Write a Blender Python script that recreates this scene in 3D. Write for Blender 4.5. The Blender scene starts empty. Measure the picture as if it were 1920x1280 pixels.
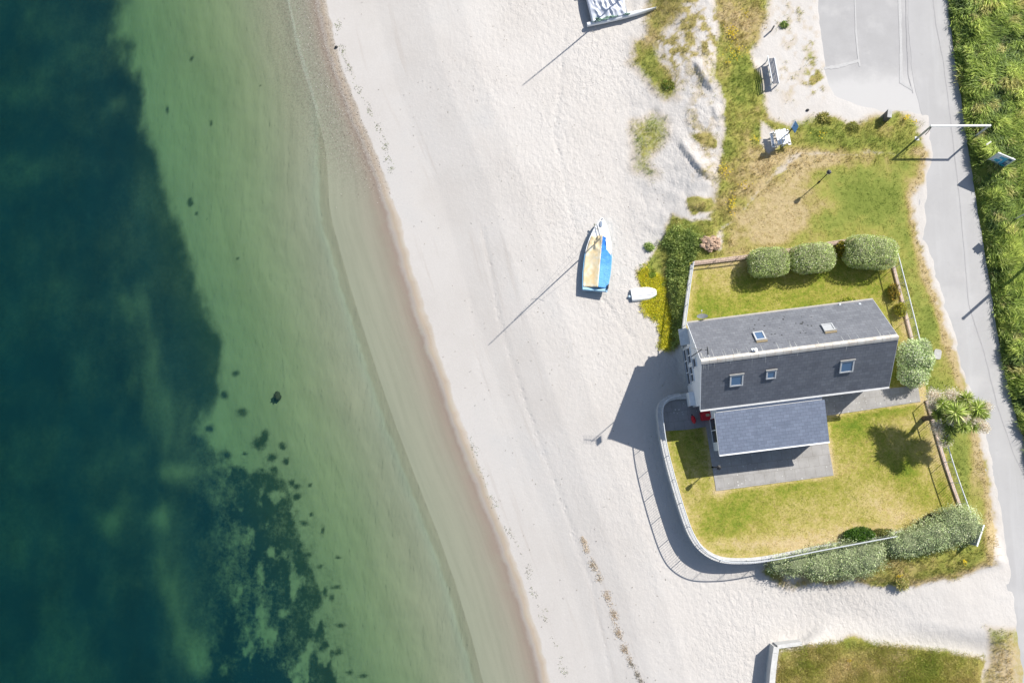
import bpy, math, random
import numpy as np
from mathutils import Vector, Matrix
rad = math.radians
random.seed(7); RNG = np.random.default_rng(11)
scene = bpy.context.scene

# ------------------------------------------------------------------ camera
CAM_H, FPX, PITCH, ROLL = 51.5, 1600.5, 0.1352, -0.0404
_cp, _sp, _cr, _sr = math.cos(PITCH), math.sin(PITCH), math.cos(ROLL), math.sin(ROLL)
_r0 = np.array([1., 0, 0]); _up = np.array([0, _cp, _sp]); _f0 = np.array([0, _sp, -_cp])
CR = _r0 * _cr - _f0 * _sr; CU = _up; CF = _f0 * _cr + _r0 * _sr
CO = np.array([0, 0, CAM_H])
cam_d = bpy.data.cameras.new('camera'); cam = bpy.data.objects.new('camera', cam_d)
scene.collection.objects.link(cam); scene.camera = cam
cam_d.sensor_width = 36; cam_d.lens = FPX / 1920 * 36; cam_d.clip_end = 2000; cam_d.clip_start = 0.5
M = Matrix.Identity(4)
for i in range(3):
    M[i][0] = CR[i]; M[i][1] = CU[i]; M[i][2] = -CF[i]; M[i][3] = CO[i]
cam.matrix_world = M

# ------------------------------------------------------------------ sky and sun
SUN_AZ, SUN_EL = rad(40.8), rad(44.5)          # direction towards the sun, from +x, counter-clockwise
SD = Vector((math.cos(SUN_AZ) * math.cos(SUN_EL), math.sin(SUN_AZ) * math.cos(SUN_EL), math.sin(SUN_EL)))
world = bpy.data.worlds.new('World'); scene.world = world; world.use_nodes = True
wn = world.node_tree.nodes; wl = world.node_tree.links
bg = wn['Background']; bg.inputs[1].default_value = 0.10
sky = wn.new('ShaderNodeTexSky'); sky.sky_type = 'NISHITA'; sky.sun_disc = False
sky.sun_elevation = SUN_EL; sky.sun_rotation = math.pi / 2 - SUN_AZ
wl.new(sky.outputs[0], bg.inputs[0])
sl = bpy.data.lights.new('sun', 'SUN'); sl.energy = 5.0; sl.angle = rad(0.53); sl.color = (1, .965, .9)
so = bpy.data.objects.new('sun', sl); scene.collection.objects.link(so)
so.rotation_euler = (-SD).to_track_quat('-Z', 'Y').to_euler()
scene.view_settings.view_transform = 'Standard'; scene.view_settings.look = 'None'
scene.view_settings.exposure = 0.40; scene.view_settings.gamma = 1
scene.cycles.max_bounces = 6; scene.cycles.diffuse_bounces = 3; scene.cycles.transparent_max_bounces = 12

# ------------------------------------------------------------------ pixel <-> plan (surveying helpers)
def proj(x, y, z):
    dx, dy, dz = x, y, z - CAM_H
    w = dx * CF[0] + dy * CF[1] + dz * CF[2]
    return 960 + FPX * (dx * CR[0] + dy * CR[1] + dz * CR[2]) / w, 640 - FPX * (dx * CU[0] + dy * CU[1] + dz * CU[2]) / w
def ray(px, py):
    return CR * (px - 960) / FPX - CU * (py - 640) / FPX + CF
def U(px, py, z=0.0):
    d = ray(px, py); t = (z - CAM_H) / d[2]; p = CO + d * t
    return Vector(p)
def hit_plane(px, py, o, n):
    d = Vector(ray(px, py)); c = Vector(CO); n = Vector(n)
    return c + d * ((Vector(o) - c).dot(n) / d.dot(n))

# ------------------------------------------------------------------ noise
def _hash(ix, iy, seed):
    h = (ix.astype(np.int64) * 374761393 + iy.astype(np.int64) * 668265263 + seed * 1442695041) & 0x7fffffff
    h = ((h ^ (h >> 13)) * 1274126177) & 0x7fffffff
    return ((h ^ (h >> 16)) & 0xffffff) / float(0xffffff)
def vnoise(x, y, seed=0):
    x = np.asarray(x, float); y = np.asarray(y, float)
    ix, iy = np.floor(x), np.floor(y); fx, fy = x - ix, y - iy
    fx = fx * fx * (3 - 2 * fx); fy = fy * fy * (3 - 2 * fy)
    a, b = _hash(ix, iy, seed), _hash(ix + 1, iy, seed); c, d = _hash(ix, iy + 1, seed), _hash(ix + 1, iy + 1, seed)
    return (a * (1 - fx) + b * fx) * (1 - fy) + (c * (1 - fx) + d * fx) * fy
def fbm(x, y, seed=0, o=4):
    s, a, t = 0, 1., 0
    for i in range(o):
        s = s + a * vnoise(x * 2 ** i + 17.3 * i, y * 2 ** i - 9.1 * i, seed + i); t += a; a *= .5
    return s / t - .5
def sstep(a, b, x):
    t = np.clip((np.asarray(x, float) - a) / (b - a), 0, 1); return t * t * (3 - 2 * t)
def sdist(poly, x, y):
    """signed distance, positive inside"""
    x = np.asarray(x, float); y = np.asarray(y, float)
    d2 = np.full(x.shape, 1e18); ins = np.zeros(x.shape, bool); n = len(poly)
    for i in range(n):
        x0, y0 = poly[i]; x1, y1 = poly[(i + 1) % n]
        ex, ey = x1 - x0, y1 - y0
        t = np.clip(((x - x0) * ex + (y - y0) * ey) / (ex * ex + ey * ey + 1e-9), 0, 1)
        d2 = np.minimum(d2, (x - x0 - t * ex) ** 2 + (y - y0 - t * ey) ** 2)
        c = ((y0 > y) != (y1 > y))
        with np.errstate(divide='ignore', invalid='ignore'):
            c &= x < (ex * (y - y0) / (ey if ey else 1e-9) + x0)
        ins ^= c
    d = np.sqrt(d2); return np.where(ins, d, -d)
def ldist(line, x, y):
    """distance and side for an open polyline (side > 0: right of travel, pixel frame)"""
    best = np.full(np.shape(x), 1e18); side = np.zeros(np.shape(x)); tt = np.zeros(np.shape(x))
    for i in range(len(line) - 1):
        x0, y0 = line[i]; x1, y1 = line[i + 1]; ex, ey = x1 - x0, y1 - y0
        t = np.clip(((x - x0) * ex + (y - y0) * ey) / (ex * ex + ey * ey), 0, 1)
        d = np.hypot(x - x0 - t * ex, y - y0 - t * ey)
        s = np.sign(ex * (y - y0) - ey * (x - x0)); m = d < best
        best = np.where(m, d, best); side = np.where(m, s, side); tt = np.where(m, i + t, tt)
    return best, side, tt
def soft(poly, x, y, f): return sstep(-f, f, sdist(poly, x, y))
def blobs(L, x, y):
    s = 0
    for cx, cy, rx, ry, a in L: s = s + a * np.exp(-((x - cx) / rx) ** 2 - ((y - cy) / ry) ** 2)
    return s

# ------------------------------------------------------------------ scene graph helpers
C = scene.collection
def link_mesh(name, me, parent=None, mats=(), smooth=False):
    o = bpy.data.objects.new(name, me); C.objects.link(o)
    for m in mats: me.materials.append(m)
    if smooth: me.polygons.foreach_set('use_smooth', [True] * len(me.polygons))
    if parent: o.parent = parent
    return o
def tag(o, label=None, cat=None, group=None, kind=None):
    if label: o['label'] = label
    if cat: o['category'] = cat
    if group: o['group'] = group
    if kind: o['kind'] = kind
    return o
def thing(name, loc=(0, 0, 0), rz=0, label=None, cat=None, group=None):
    o = bpy.data.objects.new(name, None); C.objects.link(o); o.empty_display_size = .2
    o.location = loc; o.rotation_euler = (0, 0, rz); return tag(o, label, cat, group)
def copy_tree(o, parent=None):
    c = o.copy(); C.objects.link(c)
    if parent: c.parent = parent
    for ch in [q for q in scene.objects if q.parent == o]: copy_tree(ch, c)
    return c
def np_mesh(name, V, F4, cols=None, attrs=None, uv=None):
    """V (n,3), F4 (m,k) fixed-size faces"""
    me = bpy.data.meshes.new(name); V = np.asarray(V, np.float32); F4 = np.asarray(F4, np.int32); k = F4.shape[1]
    me.vertices.add(len(V)); me.vertices.foreach_set('co', V.ravel())
    me.loops.add(F4.size); me.loops.foreach_set('vertex_index', F4.ravel())
    me.polygons.add(len(F4)); me.polygons.foreach_set('loop_start', np.arange(0, F4.size, k, dtype=np.int32))
    me.polygons.foreach_set('loop_total', np.full(len(F4), k, np.int32))
    if cols is not None:
        a = me.color_attributes.new('Col', 'FLOAT_COLOR', 'POINT')
        c = np.ones((len(V), 4), np.float32); c[:, :3] = cols; a.data.foreach_set('color', c.ravel())
    for n, v in (attrs or {}).items():
        a = me.attributes.new(n, 'FLOAT', 'POINT'); a.data.foreach_set('value', np.asarray(v, np.float32).ravel())
    me.update(calc_edges=True); me.validate(); return me
class MB:
    def __init__(s): s.v = []; s.f = []; s.m = []; s.uv = []
    def add(s, vs, fs, m=0, uvs=None):
        b = len(s.v); s.v += [tuple(v) for v in vs]
        for i, f in enumerate(fs):
            s.f.append([b + q for q in f]); s.m.append(m); s.uv.append(uvs[i] if uvs else None)
        return s
    def box(s, c, d, rz=0, m=0, R=None):
        hx, hy, hz = d[0] / 2, d[1] / 2, d[2] / 2; R = R or Matrix.Rotation(rz, 3, 'Z'); c = Vector(c)
        vs = [c + R @ Vector((x, y, z)) for x, y, z in ((-hx, -hy, -hz), (hx, -hy, -hz), (hx, hy, -hz), (-hx, hy, -hz), (-hx, -hy, hz), (hx, -hy, hz), (hx, hy, hz), (-hx, hy, hz))]
        return s.add(vs, [(0, 3, 2, 1), (4, 5, 6, 7), (0, 1, 5, 4), (1, 2, 6, 5), (2, 3, 7, 6), (3, 0, 4, 7)], m)
    def tube(s, pts, r, n=8, m=0, cap=True):
        pts = [Vector(p) for p in pts]; rs = r if hasattr(r, '__len__') else [r] * len(pts); vs = []; fs = []
        for i, p in enumerate(pts):
            t = (pts[min(i + 1, len(pts) - 1)] - pts[max(i - 1, 0)]).normalized()
            a = t.orthogonal().normalized() if i == 0 else (a - t * a.dot(t)).normalized()
            b = t.cross(a)
            for k in range(n):
                q = 2 * math.pi * k / n; vs.append(p + (a * math.cos(q) + b * math.sin(q)) * rs[i])
        for i in range(len(pts) - 1):
            for k in range(n): fs.append((i * n + k, i * n + (k + 1) % n, (i + 1) * n + (k + 1) % n, (i + 1) * n + k))
        if cap: fs.append(tuple(range(n))[::-1]); fs.append(tuple((len(pts) - 1) * n + k for k in range(n)))
        return s.add(vs, fs, m)
    def prism(s, poly, z0, z1, m=0):
        n = len(poly); a = sum(poly[i][0] * poly[(i + 1) % n][1] - poly[(i + 1) % n][0] * poly[i][1] for i in range(n))
        if a < 0: poly = poly[::-1]
        vs = [(p[0], p[1], z0) for p in poly] + [(p[0], p[1], z1) for p in poly]
        fs = [tuple(range(n))[::-1], tuple(range(n, 2 * n))] + [(i, (i + 1) % n, n + (i + 1) % n, n + i) for i in range(n)]
        return s.add(vs, fs, m)
    def ellipsoid(s, c, r, nu=12, nv=8, m=0, amp=0, seed=0):
        vs = []; fs = []; c = Vector(c)
        for j in range(nv + 1):
            th = math.pi * j / nv
            for i in range(nu):
                ph = 2 * math.pi * i / nu; k = 1
                if amp: k = 1 + amp * (random.random() - .5) * 2
                vs.append(c + Vector((r[0] * k * math.sin(th) * math.cos(ph), r[1] * k * math.sin(th) * math.sin(ph), r[2] * k * math.cos(th))))
        for j in range(nv):
            for i in range(nu): fs.append((j * nu + i, (j + 1) * nu + i, (j + 1) * nu + (i + 1) % nu, j * nu + (i + 1) % nu))
        return s.add(vs, fs, m)
    def build(s, name, mats, parent=None, smooth=False, bevel=0):
        me = bpy.data.meshes.new(name); me.from_pydata(s.v, [], s.f)
        mats = mats if isinstance(mats, (list, tuple)) else [mats]
        for m in mats: me.materials.append(m)
        me.polygons.foreach_set('material_index', s.m)
        if any(u is not None for u in s.uv):
            l = me.uv_layers.new(name='UVMap')
            for p, u in zip(me.polygons, s.uv):
                if u is not None:
                    for li, q in zip(p.loop_indices, u): l.data[li].uv = q
        if smooth: me.polygons.foreach_set('use_smooth', [True] * len(me.polygons))
        me.validate(); me.update(); o = bpy.data.objects.new(name, me); C.objects.link(o)
        if parent: o.parent = parent
        if bevel:
            b = o.modifiers.new('edge', 'BEVEL'); b.width = bevel; b.segments = 2; b.limit_method = 'ANGLE'
        return o

# ------------------------------------------------------------------ materials
class NT:
    def __init__(s, name):
        s.mat = bpy.data.materials.new(name); s.mat.use_nodes = True; s.t = s.mat.node_tree; s.n = s.t.nodes; s.bsdf = s.n['Principled BSDF']
        s.out = s.n['Material Output']
    def node(s, ty, **k):
        x = s.n.new(ty)
        for a, b in k.items(): setattr(x, a, b)
        return x
    def lk(s, a, b): s.t.links.new(a, b)
    def put(s, inp, v):
        if isinstance(v, (int, float)): inp.default_value = v
        elif isinstance(v, (tuple, list)): inp.default_value = (*v, 1) if len(v) == 3 and inp.type == 'RGBA' else v
        else: s.lk(v, inp)
    def pos(s, scale=(1, 1, 1)):
        g = s.node('ShaderNodeNewGeometry')
        if tuple(scale) == (1, 1, 1): return g.outputs['Position']
        m = s.node('ShaderNodeVectorMath', operation='MULTIPLY'); s.lk(g.outputs['Position'], m.inputs[0]); m.inputs[1].default_value = scale; return m.outputs[0]
    def noise(s, scale, vec=None, detail=4, rough=.6, dist=0):
        x = s.node('ShaderNodeTexNoise'); x.inputs['Scale'].default_value = scale; x.inputs['Detail'].default_value = detail
        x.inputs['Roughness'].default_value = rough; x.inputs['Distortion'].default_value = dist
        s.lk(vec if vec is not None else s.pos(), x.inputs['Vector']); return x.outputs[0]
    def vor(s, scale, vec=None, feat='F1', rnd=1):
        x = s.node('ShaderNodeTexVoronoi', feature=feat); x.inputs['Scale'].default_value = scale; x.inputs['Randomness'].default_value = rnd
        s.lk(vec if vec is not None else s.pos(), x.inputs['Vector']); return x.outputs['Distance']
    def attr(s, name):
        x = s.node('ShaderNodeAttribute', attribute_name=name); return x
    def math(s, op, a, b=0, c=None, clamp=False):
        x = s.node('ShaderNodeMath', operation=op, use_clamp=clamp); s.put(x.inputs[0], a); s.put(x.inputs[1], b)
        if c is not None: s.put(x.inputs[2], c)
        return x.outputs[0]
    def ramp(s, fac, stops, interp='LINEAR'):
        x = s.node('ShaderNodeValToRGB'); x.color_ramp.interpolation = interp; e = x.color_ramp.elements
        while len(e) < len(stops): e.new(.5)
        for el, (p, c) in zip(e, stops):
            el.position = p; el.color = (c, c, c, 1) if isinstance(c, (int, float)) else (*c, 1)
        s.put(x.inputs[0], fac); return x.outputs[0]
    def mix(s, fac, a, b, mode='MIX'):
        x = s.node('ShaderNodeMix', data_type='RGBA', blend_type=mode); s.put(x.inputs[0], fac); s.put(x.inputs[6], a); s.put(x.inputs[7], b); return x.outputs[2]
    def step(s, v, a, b):
        x = s.node('ShaderNodeMapRange', interpolation_type='SMOOTHSTEP'); s.put(x.inputs[0], v); x.inputs[1].default_value = a; x.inputs[2].default_value = b; return x.outputs[0]
    def bump(s, h, strength=.5, dist=.05, normal=None):
        x = s.node('ShaderNodeBump'); x.inputs['Strength'].default_value = strength; x.inputs['Distance'].default_value = dist
        s.lk(h, x.inputs['Height'])
        if normal is not None: s.lk(normal, x.inputs['Normal'])
        return x.outputs[0]
    def fin(s, col=None, rough=.8, normal=None, spec=.3, metal=0):
        b = s.bsdf
        if col is not None: s.put(b.inputs['Base Color'], col)
        s.put(b.inputs['Roughness'], rough); b.inputs['Specular IOR Level'].default_value = spec; b.inputs['Metallic'].default_value = metal
        if normal is not None: s.lk(normal, b.inputs['Normal'])
        return s.mat
def plain(name, col, rough=.6, var=.12, scale=6, spec=.3, metal=0, bump=0):
    t = NT(name); n = t.noise(scale, detail=5); lo = tuple(c * (1 - var) for c in col); hi = tuple(min(1, c * (1 + var)) for c in col)
    return t.fin(t.ramp(n, [(.3, lo), (.7, hi)]), rough, t.bump(n, bump, .02) if bump else None, spec, metal)
def leafmat(name, trans=.3, rough=.6):
    t = NT(name); t.n.remove(t.bsdf); a = t.attr('Col').outputs['Color']
    d = t.node('ShaderNodeBsdfDiffuse'); r = t.node('ShaderNodeBsdfTranslucent'); m = t.node('ShaderNodeMixShader')
    t.lk(a, d.inputs[0]); t.lk(a, r.inputs[0]); m.inputs[0].default_value = trans + .08
    t.lk(d.outputs[0], m.inputs[1]); t.lk(r.outputs[0], m.inputs[2])
    g = t.node('ShaderNodeBsdfGlossy'); g.inputs['Roughness'].default_value = .55; m2 = t.node('ShaderNodeMixShader'); m2.inputs[0].default_value = .03
    t.lk(m.outputs[0], m2.inputs[1]); t.lk(g.outputs[0], m2.inputs[2]); t.lk(m2.outputs[0], t.out.inputs[0]); return t.mat
MAT = dict(
    white=plain('white_paint', (.78, .79, .8), .45, .05), render=plain('white_render', (.78, .79, .8), .8, .05, 3),
    concrete=plain('concrete', (.42, .41, .39), .9, .15, 4, bump=.3), grey=plain('grey_metal', (.42, .43, .44), .45, .08, spec=.5),
    galv=plain('galvanised_steel', (.5, .51, .52), .4, .08, spec=.5), dark=plain('dark_metal', (.03, .032, .035), .5, .2),
    black=plain('black_paint', (.015, .015, .017), .45, .2), rust=plain('rusty_brown', (.2, .13, .09), .9, .3, 12),
    red=plain('red_plastic', (.55, .02, .03), .4, .1), cream=plain('cream_cloth', (.78, .6, .36), .8, .06, 5),
    blue=plain('blue_cloth', (.03, .22, .62), .7, .15, 7), lightblue=plain('light_blue_paint', (.2, .45, .7), .5, .06),
    gel=plain('white_gelcoat', (.8, .8, .8), .3, .03, spec=.5), rope=plain('rope', (.3, .3, .26), .9, .2),
    trunk=plain('bark', (.13, .1, .075), .95, .35, 14, bump=.6), leaf=leafmat('foliage'), stem=plain('stem', (.09, .07, .04), .9, .3),
    inner=plain('shrub_inside', (.03, .045, .015), .95, .4, 20), wood=plain('weathered_wood', (.32, .29, .26), .85, .2, 10),
    stone=plain('stone', (.26, .24, .22), .9, .25, 8, bump=.5))
def glassmat():
    t = NT('sky_blue_glass'); return t.fin((.05, .12, .24), .08, None, .9)  # sky reflection is put into the blue base colour
MAT['glass'] = glassmat(); MAT['darkglass'] = plain('dark_window_glass', (.02, .022, .026), .1, .1, 2, .8)

# ------------------------------------------------------------------ site plan (all outlines in survey pixels)
SHORE = np.array([(-900, 380), (-200, 560), (0, 603), (60, 615), (110, 628), (200, 660), (270, 690), (340, 718), (440, 748), (500, 765), (600, 795), (700, 828), (800, 862), (900, 900), (1000, 940), (1100, 975), (1200, 1005), (1280, 1025), (1500, 1095), (2400, 1400)], float)
def shore_s(mx, my):
    return (mx - np.interp(my, SHORE[:, 0], SHORE[:, 1])) * .94 / 31.
PROF = np.array([(-200, -12), (-60, -8.5), (-28, -6.0), (-20, -5.1), (-14, -4.25), (-11, -3.75), (-8, -3.28), (-6, -2.97), (-5, -2.80), (-4.2, -2.67), (-3.6, -2.58), (-3, -2.52), (-1, -2.38), (0, -2.3), (3, -1.85), (6, -1.25), (8, -1.02), (11, -.92), (14, -.86), (60, -.8), (300, -.8)])
WATER_Z = -2.62
YARD = [(1297, 495), (1405, 482), (1490, 469), (1585, 453), (1668, 466), (1690, 560), (1712, 640), (1731, 715), (1751, 794), (1768, 847), (1804, 958), (1812, 985), (1670, 1004), (1589, 1019), (1450, 1045), (1350, 1050), (1315, 1030), (1295, 1002), (1280, 962), (1262, 900), (1247, 840), (1240, 805), (1236, 768), (1245, 752), (1262, 744), (1304, 743), (1302, 700), (1297, 656), (1283, 652), (1286, 600)]
PLOT = [(1453, 1213), (1520, 1203), (1600, 1192), (1700, 1205), (1790, 1215), (1850, 1225), (1840, 1290), (1830, 1500), (1425, 1500), (1445, 1280)]
SCARPS = [[(1292, 122), (1303, 150), (1316, 172), (1330, 190)], [(1326, 205), (1330, 225), (1332, 240)], [(1262, 272), (1285, 302), (1302, 328), (1326, 352)], [(1283, 393), (1300, 402), (1332, 402)]]
def plan(x, y, z): return proj(x, y, z)
def w_land(mx, my):
    ys = [-300, 0, 120, 300, 400, 480, 540, 660, 760, 1000, 1080, 1150, 1280, 1600]
    x0 = np.interp(my, ys, [1150, 1165, 1165, 1170, 1200, 1225, 1245, 1262, 1290, 1330, 1380, 1420, 1450, 1500])
    x1 = np.interp(my, ys, [1300, 1330, 1350, 1350, 1350, 1330, 1290, 1300, 1350, 1700, 1780, 1850, 1880, 1900])
    return sstep(x0, x1, mx)
def height(x, y):
    mx, my = plan(x, y, -.9)
    s = shore_s(mx, my); h = np.interp(s, PROF[:, 0], PROF[:, 1])
    h = h + np.where(s < -3, .25 * fbm(x * .25, y * .25, 31), 0) * sstep(-3, -8, s)
    h = h - .26 * sstep(430, 120, my) * sstep(-.6, -3.5, s)
    h = h + sstep(2, 9, s) * .05 * fbm(x * .4, y * .4, 33)
    w = w_land(mx, my); h = h * (1 - w) + (.008 + .05 * fbm(x * 1.1, y * 1.1, 46, 3)) * w
    dune = soft([(1180, -60), (1420, -60), (1440, 200), (1345, 470), (1215, 470), (1170, 300)], mx, my, 25)
    h = h + dune * (.42 * fbm(x * .35, y * .35, 41) + .10 * fbm(x * 2.2, y * 2.2, 42, 5)) + dune * .06
    for L, A in zip(SCARPS, (.22, .14, .24, .16)):
        d, sd, t = ldist(L, mx, my); d = d / 31.; dn = d * sd
        edge = sstep(0, .5, t) * sstep(len(L) - 1, len(L) - 1.6, t)
        h = h + A * edge * np.where(sd < 0, sstep(.0, .16, d + .12 * fbm(x * 3, y * 3, 44)) * np.exp(-(d / .8) ** 2), 0)
    bank = soft([(1772, -80), (1800, 200), (1832, 400), (1862, 600), (1905, 790), (1935, 880), (2300, 1200), (2600, -100)], mx, my, 22)
    h = h + bank * (.45 + .35 * fbm(x * .5, y * .5, 51))
    sb = soft([(1425, 1040), (1655, 1010), (1840, 985), (1862, 1050), (1700, 1085), (1480, 1090)], mx, my, 14)
    h = h + sb * .25
    yd = sdist(YARD, *plan(x, y, 0.0)); h = np.where(yd > 0, -.16, h)
    pl = sdist(PLOT, *plan(x, y, -.1)); pw = np.clip((pl + 2 + 42 * sstep(1490, 1560, mx)) / (6 + 42 * sstep(1490, 1560, mx)), 0, 1); pw = pw * pw * (3 - 2 * pw); h = h * (1 - pw) + pw * (-.38 * sstep(1330, 1190, my) * sstep(1470, 1560, mx) + .10 * fbm(x * .8, y * .8, 45))
    flat = soft([(1520, -60), (1524, 30), (1538, 150), (1556, 192), (1598, 210), (1650, 218), (1730, 225), (1738, 300), (1728, 345), (1725, 440), (1752, 540), (1783, 640), (1805, 720), (1835, 800), (1853, 900), (1870, 1000), (1885, 1060), (1905, 1280), (1990, 1500), (2200, 1500), (1930, 850), (1905, 790), (1880, 700), (1862, 600), (1850, 520), (1830, 400), (1815, 300), (1800, 200), (1785, 100), (1765, -60)], mx, my, 12)
    return h * (1 - flat) + (-.03) * flat
def UH(px, py, it=6):
    z = -.9
    for _ in range(it):
        p = U(px, py, z); z = float(height(np.array([p.x]), np.array([p.y]))[0])
    return U(px, py, z)
def UHn(px, py, it=5):
    """vectorised: pixel arrays -> world xyz on the ground"""
    px = np.asarray(px, float); py = np.asarray(py, float)
    d = CR[None] * ((px - 960) / FPX)[:, None] - CU[None] * ((py - 640) / FPX)[:, None] + CF[None]
    z = np.full(px.shape, -.5)
    for _ in range(it):
        t = (z - CAM_H) / d[:, 2]; P = CO[None] + d * t[:, None]; z = height(P[:, 0], P[:, 1])
    P[:, 2] = z; return P

# masks used by the ground material and by the plants that grow on it
G_DUNE = [(1228, -40), (1290, -40), (1260, 40), (1225, 100), (1262, 150), (1268, 182), (1245, 186), (1215, 150), (1183, 110), (1190, 80), (1212, 60)]
G_BELT = [(1345, -60), (1450, -60), (1440, 30), (1420, 90), (1425, 170), (1445, 215), (1475, 240), (1560, 212), (1590, 232), (1650, 212), (1690, 203), (1725, 230), (1735, 290), (1700, 290), (1620, 285), (1530, 290), (1480, 300), (1440, 340), (1400, 380), (1370, 420), (1345, 440), (1325, 410), (1345, 350), (1350, 280), (1360, 190), (1335, 140), (1350, 60)]
G_NLAWN = [(1345, 470), (1350, 430), (1400, 375), (1440, 335), (1500, 290), (1735, 285), (1728, 335), (1700, 372), (1712, 440), (1745, 540), (1778, 640), (1802, 720), (1828, 800), (1848, 900), (1862, 1000), (1862, 1060), (1790, 1080), (1690, 1100), (1560, 1090), (1480, 1105), (1425, 1072), (1450, 1030), (1680, 985), (1780, 960), (1735, 800), (1670, 540), (1650, 480), (1500, 490), (1400, 500), (1290, 510)]
G_WEST = [(1262, 405), (1345, 420), (1345, 480), (1300, 492), (1292, 560), (1282, 635), (1262, 655), (1240, 650), (1232, 600), (1205, 575), (1200, 510), (1225, 480)]
G_GRASSY = [(1183, 235), (1225, 215), (1260, 235), (1240, 280), (1215, 300), (1240, 330), (1222, 338), (1190, 315)]
G_BLOB = [(1292, 255), (1320, 248), (1340, 262), (1335, 282), (1300, 270)]
G_BLOB2 = [(1296, 372), (1330, 372), (1334, 398), (1300, 398)]
G_SOUTH = [(1560, 1205), (1600, 1190), (1640, 1210), (1800, 1225), (1842, 1240), (1835, 1400), (1452, 1400), (1458, 1222)]
G_CORNER = [(1850, 1180), (1930, 1170), (1960, 1300), (1835, 1300), (1850, 1240)]
CRACKS = [(1508, 5, 22, 30, .5), (1520, 90, 16, 45, .6), (1530, 150, 20, 30, .9), (1515, 165, 12, 10, .5), (1470, 40, 40, 60, .35), (1480, 150, 20, 60, .4), (1425, 145, 14, 30, .3)]
def masks(x, y, z):
    mx, my = plan(x, y, z)
    n1 = fbm(x * .9, y * .9, 61); n2 = fbm(x * 3, y * 3, 62, 3)
    jx, jy = mx + 26 * fbm(x * .8, y * .8, 63), my + 26 * fbm(x * .8, y * .8, 64)
    dune = soft(G_DUNE, jx, jy, 20); belt = soft(G_BELT, jx, jy, 16); law = soft(G_NLAWN, mx - 5 + 16 * n2, my + 14 * n1, 11)
    west = soft(G_WEST, jx, jy, 9); gra = soft(G_GRASSY, jx, jy, 20) * .6; b = np.maximum(soft(G_BLOB, jx, jy, 6), soft(G_BLOB2, jx, jy, 6))
    south = soft(G_SOUTH, jx, jy, 8); cor = soft(G_CORNER, jx, jy, 14) * .6; bank = soft([(1768, -80), (1798, 200), (1830, 400), (1860, 600), (1903, 790), (1933, 880), (2300, 1200), (2600, -100)], mx + 5 * n2, my, 8)
    pf = soft([(1462, 1226), (1560, 1208), (1600, 1196), (1650, 1212), (1700, 1222), (1790, 1228), (1836, 1245), (1826, 1500), (1440, 1500), (1452, 1300)], jx * .5 + mx * .5, jy * .5 + my * .5, 6)
    cr = np.clip(blobs(CRACKS, mx, my), 0, 1) * sstep(-.1, .25, n2 + n1 * .5)
    path = soft([(1410, 100), (1440, 60), (1500, -60), (1530, -60), (1545, 150), (1610, 190), (1655, 212), (1585, 215), (1520, 205), (1470, 205), (1440, 175), (1418, 140)], jx, jy, 12)
    sandy = soft([(1470, -60), (1540, -60), (1550, 140), (1480, 190), (1450, 120)], mx, my, 14)
    dry = soft([(1228, 0), (1390, -60), (1352, 120), (1340, 200), (1345, 350), (1300, 340), (1290, 250), (1300, 150), (1262, 190), (1225, 130)], jx, jy, 18) * .9
    bare_mid = soft([(1270, 110), (1330, 90), (1360, 180), (1345, 330), (1310, 360), (1260, 300), (1250, 200)], jx, jy, 12)
    cover = np.maximum.reduce([pf, dune, belt * (1 - .85 * path), law, west, gra, b, south, cor, bank, cr])
    cover = cover * (1 - .9 * soft([(1425, 225), (1455, 245), (1462, 275), (1440, 290), (1425, 270)], mx, my, 7))
    cover = np.clip(cover - .8 * soft([(1455, 1075), (1700, 1098), (1860, 1070), (1860, 1120), (1440, 1120)], mx, my, 10) * sstep(-.2, .2, n1), 0, 1)
    # dryness 0 green .. 1 straw
    yl = blobs([(1440, 400, 85, 60, .75), (1500, 300, 80, 22, .7), (1600, 290, 90, 20, .4), (1740, 480, 16, 80, .5), (1720, 380, 22, 50, .7), (1770, 600, 10, 100, .45), (1830, 850, 12, 100, .5), (1860, 1000, 10, 60, .5), (1380, 60, 40, 70, .35), (1390, 30, 50, 60, .3), (1610, 210, 30, 15, .3), (1230, 60, 50, 60, .25), (1440, 300, 60, 60, .2), (1620, 1250, 240, 90, .42), (1880, 1240, 40, 60, .4), (1550, 1085, 140, 16, .6), (1700, 1060, 60, 14, .4)], mx, my)
    gr = blobs([(1620, 370, 70, 35, .42), (1680, 400, 45, 60, .2), (1780, 980, 40, 60, .3), (1760, 740, 20, 60, .45), (1620, 270, 90, 20, .35), (1285, 470, 30, 60, .3), (1600, 1205, 40, 16, .4), (1385, 120, 25, 40, .3), (1740, 560, 14, 120, .3)], mx, my)
    dryness = np.clip(.42 + yl - gr + .9 * n1 * (1 - bank) + .35 * n2 - .35 * bank, 0, 1)
    dryness = np.maximum(dryness, dry * .8 * (1 - belt)); dryness = np.clip(dryness + .6 * np.exp(-(sdist(G_NLAWN, mx, my) / 9.) ** 2) * sstep(1690, 1715, mx), 0, 1)
    cover = np.maximum(cover, dry * sstep(-.2, .2, n2 + .6 * n1) * .8)
    cover = np.where(bare_mid > .5, cover * (1 - .35 * bare_mid * (1 - b)), cover)
    yellow = soft([(1205, 500), (1245, 520), (1255, 600), (1258, 650), (1240, 652), (1230, 600), (1205, 575)], jx, jy, 7)
    return cover, dryness, yellow

TRACKS = [[(905, 430), (935, 600), (985, 760), (1050, 930), (1110, 1100), (1150, 1280)], [(1060, 60), (1040, 250), (1075, 420), (1130, 560), (1190, 640)], [(880, 560), (900, 700), (960, 860), (1040, 1060), (1085, 1280)]]

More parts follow.
